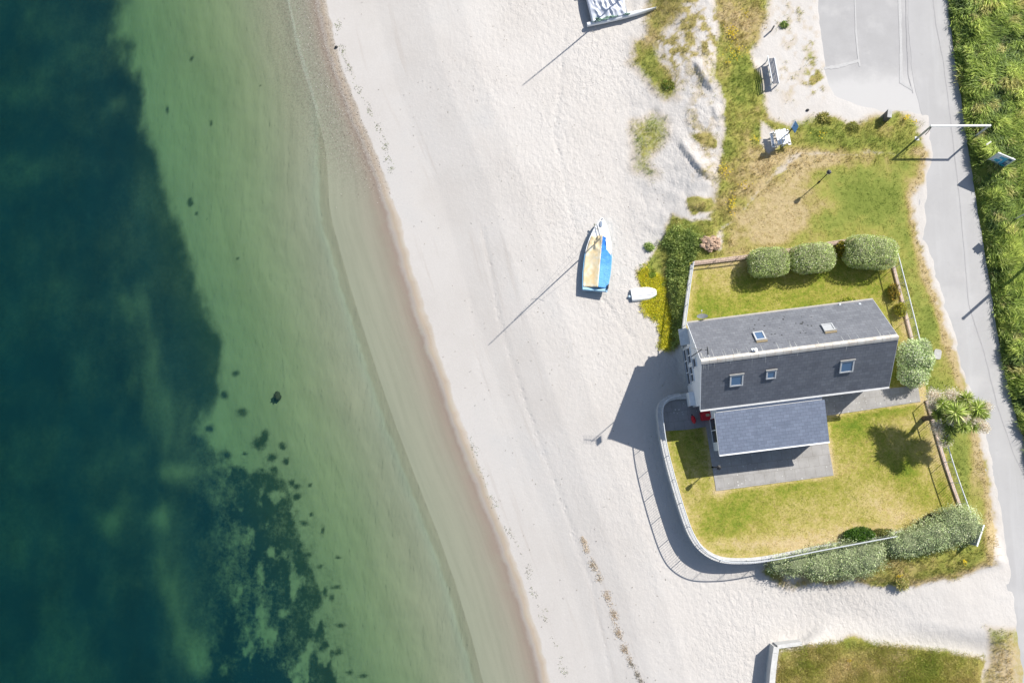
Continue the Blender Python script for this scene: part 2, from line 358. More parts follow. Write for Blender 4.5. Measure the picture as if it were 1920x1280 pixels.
# sea-grass and weed on the sea bed
W_MAIN = [(-900, -900), (200, -900), (236, 0), (215, 60), (250, 90), (268, 190), (290, 280), (312, 350), (335, 400), (352, 460), (362, 510), (380, 560), (400, 620), (418, 690), (422, 730), (392, 760), (372, 800), (400, 850), (470, 880), (520, 890), (548, 940), (560, 1000), (575, 1060), (600, 1120), (615, 1200), (640, 1290), (700, 1500), (-900, 1700)]
HOLES = [(250, 585, 28, 30, .45), (285, 650, 26, 50, .5), (275, 720, 24, 60, .6), (320, 790, 30, 50, .45), (200, 990, 28, 40, .45), (208, 965, 24, 26, .3), (310, 975, 24, 28, .55), (345, 880, 50, 22, .55), (300, 1060, 20, 40, .3), (335, 1130, 26, 70, .65), (345, 1210, 30, 60, .7), (240, 960, 26, 30, .2), (180, 880, 40, 30, .25), (60, 1000, 60, 70, .35), (225, 200, 40, 30, .4), (265, 340, 22, 50, .15), (420, 940, 20, 30, .4), (450, 1060, 26, 60, .55), (500, 1130, 20, 50, .5), (470, 1180, 40, 30, .55), (530, 1190, 22, 50, .6), (420, 1010, 30, 24, .35), (520, 1000, 22, 26, .35), (560, 1260, 22, 30, .5), (100, 1180, 40, 90, .25), (380, 1240, 20, 40, .5), (440, 850, 22, 16, .4)]
SPOTS = [(521, 743, 6, 8), (420, 740, 9, 8), (453, 772, 11, 9), (392, 803, 10, 9), (485, 830, 13, 14), (510, 858, 8, 8), (497, 815, 6, 9), (530, 836, 6, 6), (556, 912, 8, 6), (557, 930, 8, 5), (581, 910, 4, 4), (584, 965, 3, 3), (605, 995, 4, 9), (578, 1040, 6, 6), (585, 1140, 10, 9), (600, 1185, 9, 9), (640, 1172, 10, 5), (634, 1221, 10, 8), (570, 980, 8, 6), (446, 485, 4, 3), (370, 400, 3, 4), (358, 380, 5, 7), (357, 378, 4, 7), (390, 410, 2, 2), (630, 1100, 9, 4), (622, 1120, 5, 8), (610, 1108, 5, 9), (655, 1260, 8, 5), (680, 1265, 10, 5), (545, 905, 5, 5), (360, 110, 3, 5), (396, 230, 3, 5), (313, 205, 3, 8), (490, 160, 2, 2), (600, 1060, 7, 3), (634, 1045, 6, 3), (515, 880, 8, 8), (535, 865, 6, 6), (424, 852, 9, 9), (458, 850, 5, 4), (443, 700, 7, 6)]
def weed(x, y, z):
    mx, my = plan(x, y, z)
    near = sstep(330, 520, mx) * sstep(640, 800, my)
    sc = 34 * (1 - near) + 20 * near
    jx = mx + sc * 1.2 * fbm(x * .55, y * .4, 71) + 20 * fbm(x * 2, y * 1.4, 72); jy = my + sc * fbm(x * .55, y * .55, 73) + 12 * fbm(x * 2, y * 2, 74)
    f = 19 + 8 * sstep(400, 200, mx)
    m = soft(W_MAIN, jx, jy, f * (1 - .5 * near))
    hol = np.clip(blobs(HOLES, mx + 40 * fbm(x * .8, y * .35, 75), my + 60 * fbm(x * .5, y * .3, 76)), 0, 1) * (.35 + 1.1 * vnoise(x * 1.1, y * .45, 82)) * (.66 - .2 * sstep(300, 100, mx))
    m = m * (1 - hol * (1.15 - .35 * near))
    pat = sstep(-.12, .10, fbm(x * 1.3, y * .8, 77, 5) + .15)       # ragged clumps in the near bed
    patz = near * sstep(340, 420, mx)
    m = m * (1 - patz * (1 - pat) * .8)
    m = np.clip(m, 0, 1) * (.86 + .4 * fbm(x * .35, y * .35, 78))
    sp = 0
    for cx, cy, rx, ry in SPOTS: sp = sp + 1.25 * np.exp(-((mx + 7 * fbm(x * 2.5, y * 2.5, 79) - cx) / rx) ** 2 - ((my + 7 * fbm(x * 2.5, y * 2.5, 80) - cy) / ry) ** 2)
    halo = sstep(-110, -8, sdist(W_MAIN, mx, my)) * sstep(690, 820, my)
    sc2 = sstep(.10, .26, fbm(x * 2.6, y * 2.6, 81, 3)) * halo
    return np.clip(np.maximum(m, np.maximum(np.clip(sp, 0, 1) * .8, halo * .16)), 0, 1)

# ------------------------------------------------------------------ ground sheet
def axis(a, b, st, far):
    c = list(np.arange(a, b + st / 2, st)); s, lo, hi = st, a, b; L = []; Hh = []
    while hi - b < far: s *= 1.35; hi += s; lo -= s; Hh.append(hi); L.append(lo)
    return np.array(L[::-1] + c + Hh)
GX = axis(-40, 33, .125, 220); GY = axis(-16, 33, .125, 220)
gx, gy = np.meshgrid(GX, GY); fx, fy = gx.ravel(), gy.ravel(); fz = height(fx, fy)
mx, my = plan(fx, fy, fz); S_ = shore_s(mx, my); cov, dryn, yel = masks(fx, fy, fz); wd = weed(fx, fy, fz) * (S_ < -1)
trk = np.zeros(len(fx))
for L in TRACKS:
    wob = 7 * fbm(fx * .25, fy * .25, 171); d_, _s, _t = ldist(L, mx + wob, my + wob); trk = np.maximum(trk, np.exp(-(d_ / 5.) ** 2) * (.5 + .8 * vnoise(fx * 1.3, fy * 1.3, 172)))
nx, ny = len(GX), len(GY); idx = np.arange(nx * ny).reshape(ny, nx)
F = np.stack([idx[:-1, :-1], idx[:-1, 1:], idx[1:, 1:], idx[1:, :-1]], -1).reshape(-1, 4)
pebb = sstep(-5.5, -1.5, S_) * sstep(1.2, .1, S_) * sstep(420, 250, my)
ground_me = np_mesh('beach', np.stack([fx, fy, fz], 1), F, attrs=dict(track=trk, near=sstep(330, 480, mx) * sstep(700, 860, my), shore=S_ - 2.6 * sstep(430, 120, my) * sstep(-.2, -2.2, S_), cover=cov, dry=dryn, yellow=yel, weed=wd, pebbly=pebb))
beach = link_mesh('beach', ground_me, smooth=True); tag(beach, kind='structure')

def ground_mat():
    t = NT('sand_and_turf'); P = t.pos()
    s = t.attr('shore').outputs['Fac']; cv = t.attr('cover').outputs['Fac']; dr = t.attr('dry').outputs['Fac']; ye = t.attr('yellow').outputs['Fac']; we = t.attr('weed').outputs['Fac']; nr = t.attr('near').outputs['Fac']; pe = t.attr('pebbly').outputs['Fac']
    big = t.noise(.18, detail=5); fine = t.noise(9, detail=6, rough=.7); mid = t.noise(1.6, detail=6, rough=.65); grit = t.noise(38, detail=3)
    # dry sand
    sand = t.ramp(big, [(.3, (.51, .475, .44)), (.55, (.55, .518, .485)), (.75, (.52, .50, .478))])
    sand = t.mix(t.step(fine, .25, .8), t.mix(.16, sand, (.3, .27, .24)), sand)
    spk = t.step(t.vor(3.2), .045, .015); spk2 = t.math('MULTIPLY', spk, t.step(t.noise(.9, detail=3), .52, .66))
    sand = t.mix(t.math('MULTIPLY', spk2, .75), sand, (.14, .11, .09))
    # bands that follow the shoreline
    warp = t.math('ADD', s, t.math('MULTIPLY', t.math('SUBTRACT', t.noise(.8, detail=4), .5), .55))
    rng = t.math('DIVIDE', t.math('ADD', warp, 10), 14)      # -10..4 m -> 0..1
    wet = t.ramp(rng, [(0, (.255, .285, .165)), (.14, (.285, .305, .19)), (.3, (.305, .31, .222)), (.375, (.30, .315, .235)), (.40, (.285, .315, .24)), (.412, (.30, .34, .255)), (.424, (.262, .28, .20)), (.48, (.252, .262, .192)), (.56, (.252, .252, .19)), (.62, (.262, .244, .19)), (.655, (.26, .22, .175)), (.678, (.245, .195, .16)), (.694, (.32, .285, .255)), (.710, (.38, .31, .24)), (.726, (.47, .41, .345))])
    # streaks parallel to the water
    sv = t.node('ShaderNodeCombineXYZ'); t.lk(t.math('MULTIPLY', s, 2.2), sv.inputs[0])
    sx = t.node('ShaderNodeSeparateXYZ'); t.lk(P, sx.inputs[0]); t.lk(t.math('MULTIPLY', sx.outputs[1], .12), sv.inputs[1])
    streak = t.noise(1.0, sv.outputs[0], detail=6, rough=.6)
    wet = t.mix(t.math('MULTIPLY', t.step(streak, .35, .7), .35), wet, t.mix(1, wet, (.72, .74, .72), 'MULTIPLY'))
    wet = t.mix(t.math('MULTIPLY', t.step(mid, .45, .7), .2), wet, (.26, .27, .2))
    pc = t.ramp(t.vor(7), [(.0, (.42, .38, .33)), (.35, (.27, .23, .185)), (.7, (.16, .13, .105))])
    wet = t.mix(t.math('MULTIPLY', t.math('MULTIPLY', pe, .6), t.step(t.noise(14, detail=2), .38, .62)), wet, pc)
    col = t.mix(t.step(warp, .16, .32), wet, sand)
    # strand lines and faint ridges in the dry sand
    col = t.mix(t.math('MULTIPLY', t.math('MULTIPLY', t.step(streak, .56, .7), t.math('MULTIPLY', t.step(s, 12, 3), t.step(s, .2, .9))), .42), col, (.43, .385, .345))
    # sea-grass
    nv = t.math('SUBTRACT', t.mix(.45, t.noise(1.15, t.pos((1, .7, 1)), detail=7, rough=.62), t.noise(4.2, detail=4, rough=.7)), .5); wf = t.math('ADD', t.math('ADD', we, t.math('MULTIPLY', t.math('MULTIPLY', nr, we), .12)), t.math('MULTIPLY', nv, t.math('ADD', .45, t.math('MULTIPLY', nr, 2.0)))); wf = t.math('MULTIPLY', t.step(wf, .0, 1.0), t.step(we, 0, .25))
    wc = t.mix(t.noise(1.3, detail=4), (.002, .006, .022), (.010, .020, .026)); wc = t.mix(t.step(s, -16, -10.5), wc, t.mix(t.noise(1.6, detail=5), (.02, .034, .022), (.05, .075, .03)))
    col = t.mix(wf, col, wc)
    # turf and dune soil
    edge = t.math('ADD', cv, t.math('MULTIPLY', t.math('SUBTRACT', t.noise(4.5, detail=6, rough=.75), .5), .9))
    tf = t.math('MULTIPLY', t.step(edge, .24, .74), t.step(cv, .02, .15)); col = t.mix(t.math('MULTIPLY', t.step(cv, .0, .35), .6), col, (.46, .385, .30))
    dn = t.math('ADD', dr, t.math('MULTIPLY', t.math('SUBTRACT', t.noise(3.5, detail=6, rough=.75), .5), .7))
    turf = t.ramp(dn, [(.0, (.17, .205, .04)), (.25, (.225, .25, .055)), (.5, (.29, .28, .07)), (.75, (.35, .285, .11)), (1, (.44, .345, .19))])
    turf = t.mix(t.math('MULTIPLY', t.step(t.noise(16, detail=4, rough=.8), .5, .72), .55), turf, t.mix(1, turf, (.45, .5, .35), 'MULTIPLY'))
    turf = t.mix(ye, turf, t.mix(fine, (.72, .62, .03), (.3, .34, .02)))
    col = t.mix(tf, col, turf)
    # footprints and ripples
    vv = t.vor(3.6, t.pos((1, .75, 1)), feat='SMOOTH_F1'); n1 = t.noise(5.2, t.pos((1.1, .8, 1)), detail=4, rough=.6, dist=.5)
    land = t.step(s, .8, 6)
    h = t.math('MULTIPLY', t.math('ADD', t.math('MULTIPLY', vv, .5), t.math('MULTIPLY', n1, .9)), t.math('MULTIPLY', t.math('ADD', .3, t.math('MULTIPLY', t.step(s, 5, 12), .7)), t.math('SUBTRACT', 1.0, t.math('MULTIPLY', t.step(s, 19, 25), .7))))
    amp = t.math('MULTIPLY', land, t.ramp(t.noise(.11), [(.35, .4), (.6, 1.0)]))
    tk = t.attr('track').outputs['Fac']; h2 = t.math('SUBTRACT', t.math('MULTIPLY', h, amp), t.math('MULTIPLY', t.math('MULTIPLY', tk, land), t.math('ADD', .25, t.math('MULTIPLY', t.step(t.vor(2.7), .42, .15), .25))))
    b1 = t.bump(h2, .9, .09)
    b2 = t.bump(t.math('ADD', t.math('MULTIPLY', grit, .4), fine), .22, .03, b1)
    return t.fin(col, .95, b2, .15)
beach.data.materials.append(ground_mat())

# ------------------------------------------------------------------ the sea: clear tinted water over the bed
def water():
    xs = np.linspace(-260, 60, 2); mb = MB()
    pts = [(a, b) for a, b in ((-260, -240), (60, -240), (60, 260), (-260, 260))]
    mb.prism(pts, -16, WATER_Z); o = mb.build('water', [], None)
    t = NT('sea_water'); t.n.remove(t.bsdf)
    tr = t.node('ShaderNodeBsdfTransparent'); df = t.node('ShaderNodeBsdfDiffuse'); gl = t.node('ShaderNodeBsdfGlossy'); gl.inputs['Roughness'].default_value = .12
    df.inputs[0].default_value = (.01, .30, .35, 1)
    sv = t.pos((1, .35, 1)); bn = t.bump(t.math('ADD', t.noise(1.6, sv, detail=5), t.math('MULTIPLY', t.noise(7, sv, detail=3), .25)), .35, .06)
    t.lk(bn, gl.inputs['Normal'])
    fr = t.node('ShaderNodeFresnel'); fr.inputs[0].default_value = 1.33; t.lk(bn, fr.inputs['Normal'])
    m1 = t.node('ShaderNodeMixShader'); A_, B_ = U(603, 0, -2.5), U(1025, 1280, -2.5); dx_, dy_ = B_.x - A_.x, B_.y - A_.y; ln_ = math.hypot(dx_, dy_); dt = t.node('ShaderNodeVectorMath', operation='DOT_PRODUCT'); t.lk(t.pos(), dt.inputs[0]); dt.inputs[1].default_value = (-dy_ / ln_, dx_ / ln_, 0); off = -(A_.x * -dy_ / ln_ + A_.y * dx_ / ln_); ds = t.math('ADD', dt.outputs['Value'], off)
    t.lk(t.math('MULTIPLY', t.math('MULTIPLY', t.ramp(t.noise(.5, t.pos((1, .4, 1)), detail=3), [(.3, .85), (.7, 1.1)]), t.ramp(t.math('DIVIDE', t.math('MULTIPLY', ds, -1), 16), [(.2, .15), (.55, .4), (1, 1)])), .052), m1.inputs[0]); t.lk(tr.outputs[0], m1.inputs[1]); t.lk(df.outputs[0], m1.inputs[2])
    m2 = t.node('ShaderNodeMixShader'); t.lk(fr.outputs[0], m2.inputs[0]); t.lk(m1.outputs[0], m2.inputs[1]); t.lk(gl.outputs[0], m2.inputs[2])
    t.lk(m2.outputs[0], t.out.inputs['Surface'])
    va = t.node('ShaderNodeVolumeAbsorption'); va.inputs['Density'].default_value = .35
    a = np.array([.235, .105, .18]); va.inputs['Color'].default_value = (*(1 - a / .35), 1)
    t.lk(va.outputs[0], t.out.inputs['Volume']); o.data.materials.append(t.mat); tag(o, kind='structure')
water()

# ------------------------------------------------------------------ flat sheets: road, car park, lawns, paving
def jitter_poly(poly, step=12, amp=3, seed=0):
    out = []
    for i in range(len(poly)):
        a, b = poly[i], poly[(i + 1) % len(poly)]; n = max(1, int(math.hypot(b[0] - a[0], b[1] - a[1]) / step))
        for k in range(n):
            t = k / n; x, y = a[0] + (b[0] - a[0]) * t, a[1] + (b[1] - a[1]) * t
            out.append((x + amp * 2 * float(fbm(np.array([x / 9.]), np.array([y / 9.]), seed)[0]), y + amp * 2 * float(fbm(np.array([x / 9.]), np.array([y / 9.]), seed + 5)[0])))
    return out
def sheet(name, poly, z, mat, thick=.1, parent=None):
    pts = [U(px, py, z) for px, py in poly]
    mb = MB().prism([(p.x, p.y) for p in pts], z - thick, z); return mb.build(name, mat, parent)
ROAD = [(1700, -60), (1704, 60), (1712, 150), (1728, 215), (1734, 235), (1736, 300), (1730, 340), (1722, 380), (1728, 440), (1752, 540), (1782, 640), (1804, 720), (1832, 800), (1852, 900), (1868, 1000), (1882, 1060), (1893, 1130), (1905, 1280), (1915, 1500), (2250, 1500), (2000, 1050), (1934, 860), (1908, 790), (1884, 700), (1866, 600), (1854, 520), (1834, 400), (1819, 300), (1804, 200), (1789, 100), (1777, 20), (1772, -60)]
def road_mat():
    t = NT('pale_road'); n = t.noise(.7, t.pos((1, .5, 1)), detail=6); f = t.noise(22, detail=4, rough=.7); sd = t.noise(.35, detail=5)
    c = t.ramp(n, [(.3, (.375, .365, .36)), (.7, (.415, .405, .40))])
    c = t.mix(t.math('MULTIPLY', t.step(f, .35, .7), .12), c, (.3, .29, .28))
    sx = t.node('ShaderNodeSeparateXYZ'); t.lk(t.pos((1.0, .27, 0)), sx.inputs[0])
    c = t.mix(t.math('MULTIPLY', t.step(t.noise(2.4, detail=7, rough=.75), .56, .72), .3), c, (.29, .28, .27)); tr = t.noise(1.0, t.pos((1.6, .1, 0)), detail=4)
    c = t.mix(t.math('MULTIPLY', t.step(tr, .5, .7), .3), c, (.46, .455, .45)); c = t.mix(t.math('MULTIPLY', t.step(sd, .5, .7), .35), c, (.5, .485, .47))
    return t.fin(c, .9, t.bump(f, .15, .01), .2)
def park_mat():
    t = NT('car_park_tarmac'); n = t.noise(1.1, detail=6); f = t.noise(22, detail=4, rough=.7); sd = t.noise(.4, detail=6, rough=.65)
    c = t.ramp(n, [(.3, (.355, .345, .34)), (.7, (.39, .38, .375))]); c = t.mix(t.math('MULTIPLY', t.step(f, .35, .7), .15), c, (.25, .24, .24))
    c = t.mix(t.math('MULTIPLY', t.step(sd, .5, .66), .4), c, (.48, .465, .45)); sy = t.node('ShaderNodeSeparateXYZ'); t.lk(t.pos(), sy.inputs[0]); y0 = U(1600, 128, 0).y; dr_ = t.math('ADD', sy.outputs[1], t.math('MULTIPLY', t.math('SUBTRACT', sd, .5), 4.5)); c = t.mix(t.math('MULTIPLY', t.step(dr_, y0 + .5, y0 - 1.2), .85), c, (.50, .485, .47)); return t.fin(c, .9, t.bump(f, .15, .01), .2)
PARK = [(1526, -60), (1530, 20), (1540, 100), (1546, 150), (1560, 185), (1598, 203), (1650, 212), (1700, 208), (1732, 224), (1722, 150), (1708, 60), (1704, -60)]
tag(sheet('car_park', jitter_poly(PARK, 10, 3, 3), -.012, park_mat()), kind='structure')
tag(sheet('road', jitter_poly(ROAD, 10, 2.2, 9), -.004, road_mat()), kind='structure')
def path_line(name, pts, w, z, mat, kind='structure'):
    mb = MB(); P = [U(a, b, z) for a, b in pts]; vs = []; fs = []
    for i, p in enumerate(P):
        t = (P[min(i + 1, len(P) - 1)] - P[max(i - 1, 0)]); t.z = 0; t.normalize(); n = Vector((-t.y, t.x, 0)); ww = w * (.7 + .6 * random.random())
        vs += [p + n * ww / 2, p - n * ww / 2]
    for i in range(len(P) - 1): fs.append((2 * i, 2 * i + 1, 2 * i + 3, 2 * i + 2))
    mb.add(vs, fs); return tag(mb.build(name, mat), kind=kind)
def dens(pts, n=6):
    o = []
    for a, b in zip(pts, pts[1:]):
        for k in range(n): o.append((a[0] + (b[0] - a[0]) * k / n + random.uniform(-.4, .4), a[1] + (b[1] - a[1]) * k / n))
    return o + [pts[-1]]
seam = plain('road_seam', (.33, .32, .32), .9, .1)
path_line('road_seam', dens([(1747, -20), (1755, 45), (1768, 110), (1778, 190), (1790, 290), (1800, 380), (1808, 470), (1816, 570), (1845, 660), (1870, 760), (1900, 850), (1925, 900)]), .05, .0015, seam)
path_line('road_seam', dens([(1698, -20), (1700, 60), (1703, 140), (1712, 175)]), .05, .0015, seam)
pale = plain('blown_sand', (.445, .435, .425), .95, .06)
path_line('sand_drift', dens([(1602, -20), (1605, 60), (1610, 110), (1612, 125)]), .10, .0020, pale)
path_line('sand_drift', dens([(1545, 128), (1570, 125), (1600, 117), (1612, 113)]), .2, .0030, pale)
path_line('sand_drift', dens([(1686, -20), (1689, 80), (1690, 155), (1712, 168)]), .18, .0010, pale)

def lawn_mat():
    t = NT('garden_lawn'); big = t.noise(.33, detail=5, dist=.6); mid = t.noise(2.2, detail=6, rough=.72); fine = t.noise(11, detail=5, rough=.8)
    d = t.math('ADD', t.math('MULTIPLY', big, .45), t.math('MULTIPLY', mid, .6)); d = t.math('ADD', d, t.math('MULTIPLY', t.attr('dry').outputs['Fac'], .55)); d = t.math('ADD', d, t.math('MULTIPLY', t.math('SUBTRACT', t.noise(7, detail=4, rough=.7), .5), .5))
    c = t.ramp(d, [(.38, (.13, .19, .02)), (.5, (.20, .235, .03)), (.62, (.31, .29, .06)), (.78, (.45, .37, .14)), (.95, (.52, .41, .23))])
    c = t.mix(t.math('MULTIPLY', t.step(fine, .48, .75), .5), c, t.mix(1, c, (.4, .48, .35), 'MULTIPLY'))
    return t.fin(c, .95, t.bump(fine, .5, .04), .1)
LAWN_M = lawn_mat()
def grid_sheet(name, poly, z, mat, dryf, step=.25, amp=0.02):
    P = [U(a, b, z) for a, b in poly]; P2 = [(p.x, p.y) for p in P]
    xs = np.arange(min(p[0] for p in P2) - step, max(p[0] for p in P2) + step * 2, step); ys = np.arange(min(p[1] for p in P2) - step, max(p[1] for p in P2) + step * 2, step)
    X, Y = np.meshgrid(xs, ys); inside = sdist(P2, X.ravel(), Y.ravel()).reshape(X.shape) > -step * .9
    idx = np.arange(X.size).reshape(X.shape); Fq = np.stack([idx[:-1, :-1], idx[:-1, 1:], idx[1:, 1:], idx[1:, :-1]], -1).reshape(-1, 4)
    keep = inside.ravel()[Fq].all(1); Fq = Fq[keep]; used = np.unique(Fq); mp = -np.ones(X.size, int); mp[used] = np.arange(len(used))
    vx, vy = X.ravel()[used], Y.ravel()[used]; vz = z + amp * fbm(vx * 1.3, vy * 1.3, 5)
    me = np_mesh(name, np.stack([vx, vy, vz], 1), mp[Fq], attrs=dict(dry=dryf(*plan(vx, vy, vz))))
    return link_mesh(name, me, None, [mat], True)
YB = [(1384, 500, 40, 14, .2), (1340, 520, 40, 30, .3), (1480, 1020, 160, 12, .6), (1700, 970, 60, 22, .45), (1540, 1000, 100, 20, .35), (1300, 940, 20, 70, .15), (1630, 1000, 50, 14, .5), (1590, 880, 40, 22, .25), (1640, 940, 60, 30, .25), (1700, 790, 40, 16, .25), (1750, 860, 22, 60, .4), (1700, 560, 18, 60, .35), (1735, 700, 16, 60, .3), (1350, 925, 20, 10, .3), (1500, 960, 90, 30, .2), (1690, 840, 40, 40, .15)]
YG = [(1700, 880, 22, 22, .35), (1600, 800, 30, 20, .3), (1380, 960, 60, 20, .15), (1500, 580, 60, 20, .1), (1330, 570, 40, 30, .12), (1650, 770, 60, 14, .2)]
PATIO = [(1322, 790), (1343, 920), (1563, 891), (1551, 820), (1550, 779), (1726, 753), (1721, 722), (1600, 735), (1400, 765)]
def yard_dry(mx, my): return np.clip(.12 + blobs(YB, mx, my) - blobs(YG, mx, my) + .55 * np.exp(-(sdist(PATIO, mx, my) / 5.) ** 2) + .35 * np.exp(-((sdist(YARD, mx, my) - 6) / 6.) ** 2), -.3, 1.1)
lawn = grid_sheet('lawn', YARD, 0.0, LAWN_M, yard_dry); tag(lawn, kind='structure')
def paving_mat(name, a, b):
    t = NT(name); n = t.noise(1.4, detail=6, rough=.65); sp = t.vor(5.5); sp2 = t.vor(11)
    th = 7.26; x = t.node('ShaderNodeTexBrick'); mp = t.node('ShaderNodeMapping'); t.lk(t.pos(), mp.inputs[0]); mp.inputs['Rotation'].default_value = (0, 0, rad(-th)); t.lk(mp.outputs[0], x.inputs[0])
    x.inputs['Scale'].default_value = 1; x.inputs['Brick Width'].default_value = .6; x.inputs['Row Height'].default_value = .6; x.inputs['Mortar Size'].default_value = .014; x.offset = .5
    x.inputs[1].default_value = (1, 1, 1, 1); x.inputs[2].default_value = (.94, .94, .93, 1); x.inputs[3].default_value = (.8, .79, .76, 1)
    c = t.mix(1, t.ramp(n, [(.3, a), (.7, b)]), x.outputs[0], 'MULTIPLY')
    lich = t.step(t.noise(1.1, detail=3), .42, .6); c = t.mix(t.math('MULTIPLY', t.math('MULTIPLY', t.step(t.vor(4.2), .2, .1), .85), lich), c, (.62, .61, .57)); c = t.mix(t.math('MULTIPLY', t.math('MULTIPLY', t.step(sp, .16, .07), .6), t.step(t.noise(.8), .4, .6)), c, (.52, .46, .36)); c = t.mix(t.math('MULTIPLY', t.step(sp2, .1, .04), .5), c, (.12, .115, .1))
    return t.fin(c, .9, t.bump(n, .2, .02), .2)
PAVE = paving_mat('stone_paving', (.28, .265, .25), (.385, .37, .355)); PAVE2 = paving_mat('shaded_paving', (.24, .235, .23), (.33, .32, .315))  # second paving is a darker copy, house shade put into its colour
tag(sheet('patio', jitter_poly([(1322, 790), (1343, 920), (1563, 891), (1551, 820), (1550, 779), (1726, 753), (1721, 722), (1600, 735), (1400, 765)], 16, .7, 21), .03, PAVE, .15), kind='structure')
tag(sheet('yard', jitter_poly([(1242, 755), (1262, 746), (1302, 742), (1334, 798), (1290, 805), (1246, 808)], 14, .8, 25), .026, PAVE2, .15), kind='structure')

# ------------------------------------------------------------------ the house
HX, HY, HTH, HL, HW, HE, HR = 13.7055, 5.9013, .1268, 10.675, 5.022, 2.592, 5.047
HM = Matrix.Translation((HX, HY, 0)) @ Matrix.Rotation(HTH, 4, 'Z'); HI = HM.inverted(); HRot = HM.to_3x3()
def wl_(p): return HM @ Vector(p)
def onplane(px, py, o, n):
    """survey pixel -> house-local point on a local plane"""
    w = hit_plane(px, py, HM @ Vector(o), HRot @ Vector(n)); return HI @ w
def slate_mat(name, a, b, spots=0, w=.3, h=.22):
    t = NT(name); uv = t.node('ShaderNodeUVMap').outputs[0]
    x = t.node('ShaderNodeTexBrick'); t.lk(uv, x.inputs[0]); x.inputs['Scale'].default_value = 1; x.inputs['Brick Width'].default_value = w; x.inputs['Row Height'].default_value = h
    x.inputs['Mortar Size'].default_value = .012; x.inputs['Mortar Smooth'].default_value = .3; x.inputs[1].default_value = (1.1, 1.1, 1.1, 1); x.inputs[2].default_value = (.88, .88, .9, 1); x.inputs[3].default_value = (.72, .72, .72, 1)
    n = t.noise(1.2, uv, detail=7, rough=.7); n2 = t.noise(5, uv, detail=5, rough=.7)
    c = t.mix(1, t.ramp(n, [(.3, a), (.7, b)]), x.outputs[0], 'MULTIPLY')
    c = t.mix(t.math('MULTIPLY', t.step(n2, .55, .75), .35), c, tuple(q * 1.6 for q in b)); c = t.mix(t.math('MULTIPLY', t.step(n2, .45, .25), .3), c, tuple(q * .6 for q in a))
    if spots:
        m = t.node('ShaderNodeSeparateXYZ'); t.lk(uv, m.inputs[0])
        zone = t.math('MULTIPLY', t.step(m.outputs[0], 7.6, 6.2), t.step(m.outputs[0], 2.3, 3.6)); zone = t.math('MULTIPLY', zone, t.math('MULTIPLY', t.step(m.outputs[1], 3.3, 2.8), t.step(m.outputs[1], .5, 1.1)))
        v = t.vor(3.4, uv); c = t.mix(t.math('MULTIPLY', zone, t.step(t.math('ADD', v, t.math('MULTIPLY', t.noise(3, uv), .25)), .34, .26)), c, (.02, .02, .018))
    return t.fin(c, .62, t.bump(x.outputs[1], .25, .01, t.bump(n2, .2, .01)), .4)
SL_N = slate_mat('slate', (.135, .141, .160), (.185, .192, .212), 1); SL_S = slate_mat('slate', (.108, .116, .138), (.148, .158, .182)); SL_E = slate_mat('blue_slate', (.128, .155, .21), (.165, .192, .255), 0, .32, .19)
house = thing('cottage', (HX, HY, 0), HTH, 'white rendered seaside cottage with dark slate gable roof and low slate side extension', 'house')
OV, OE = .06, .29
# walls as one mesh: main block with gables + extension block
g = MB(); a0, a1, b0, b1 = -HL / 2 + OV, HL / 2 - OV, -HW / 2 + OE, HW / 2 - OE; zb = -1.25
slope = (HR - HE) / (HW / 2); zt = HE + OE * slope - .14; zr = HR - .14
ring = lambda a: [(a, b0, zb), (a, b1, zb), (a, b1, zt), (a, 0, zr), (a, b0, zt)]
g.add(ring(a0) + ring(a1), [(0, 4, 3, 2, 1), (5, 6, 7, 8, 9), (0, 5, 9, 4), (1, 2, 7, 6), (2, 3, 8, 7), (3, 4, 9, 8)])
EXT = [onplane(1338, 775, (0, 0, 2.44), (0, 0, 1)), onplane(1548, 748, (0, 0, 2.44), (0, 0, 1)), onplane(1553, 827, (0, 0, 2.06), (0, 0, 1)), onplane(1352, 852, (0, 0, 2.06), (0, 0, 1))]
ex0 = (EXT[0].x + EXT[3].x) / 2; ex1 = (EXT[1].x + EXT[2].x) / 2; ey0 = (EXT[0].y + EXT[1].y) / 2; ey1 = (EXT[2].y + EXT[3].y) / 2
EXT = [Vector((ex0, ey0, 2.47)), Vector((ex1, ey0, 2.47)), Vector((ex1, ey1, 2.06)), Vector((ex0, ey1, 2.06))]
ew0, ew1, ewy = ex0 + .10, ex1 - .10, ey1 + .22
kk = (2.47 - 2.06) / (ey0 - ey1); zz = lambda y: 2.06 + (y - ey1) * kk - .13
g.add([(ew0, ewy, zb + 1.0), (ew1, ewy, zb + 1.0), (ew1, b0 + .05, zb + 1.0), (ew0, b0 + .05, zb + 1.0), (ew0, ewy, zz(ewy)), (ew1, ewy, zz(ewy)), (ew1, b0 + .05, zz(b0 + .05)), (ew0, b0 + .05, zz(b0 + .05))],
      [(0, 1, 5, 4), (1, 2, 6, 5), (3, 0, 4, 7), (4, 5, 6, 7)])
g.build('wall', MAT['render'], house)
def roof_slab(name, P, mat, th=.1, vdown=None):
    """P: four corners, P0-P1 upper edge, P2-P3 lower edge"""
    P = [Vector(p) for p in P]; n = (P[1] - P[0]).cross(P[3] - P[0]).normalized()
    if n.z < 0: n = -n
    Q = [p - n * th for p in P]; Lx = (P[1] - P[0]).length; Ly = (P[3] - P[0]).length
    m = MB(); m.add(P + Q, [(0, 3, 2, 1), (4, 5, 6, 7), (0, 1, 5, 4), (2, 3, 7, 6), (1, 2, 6, 5), (3, 0, 4, 7)], 0,
                    [[(0, 0), (0, Ly), (Lx, Ly), (Lx, 0)]] + [[(0, 0)] * 4] * 5)
    return m
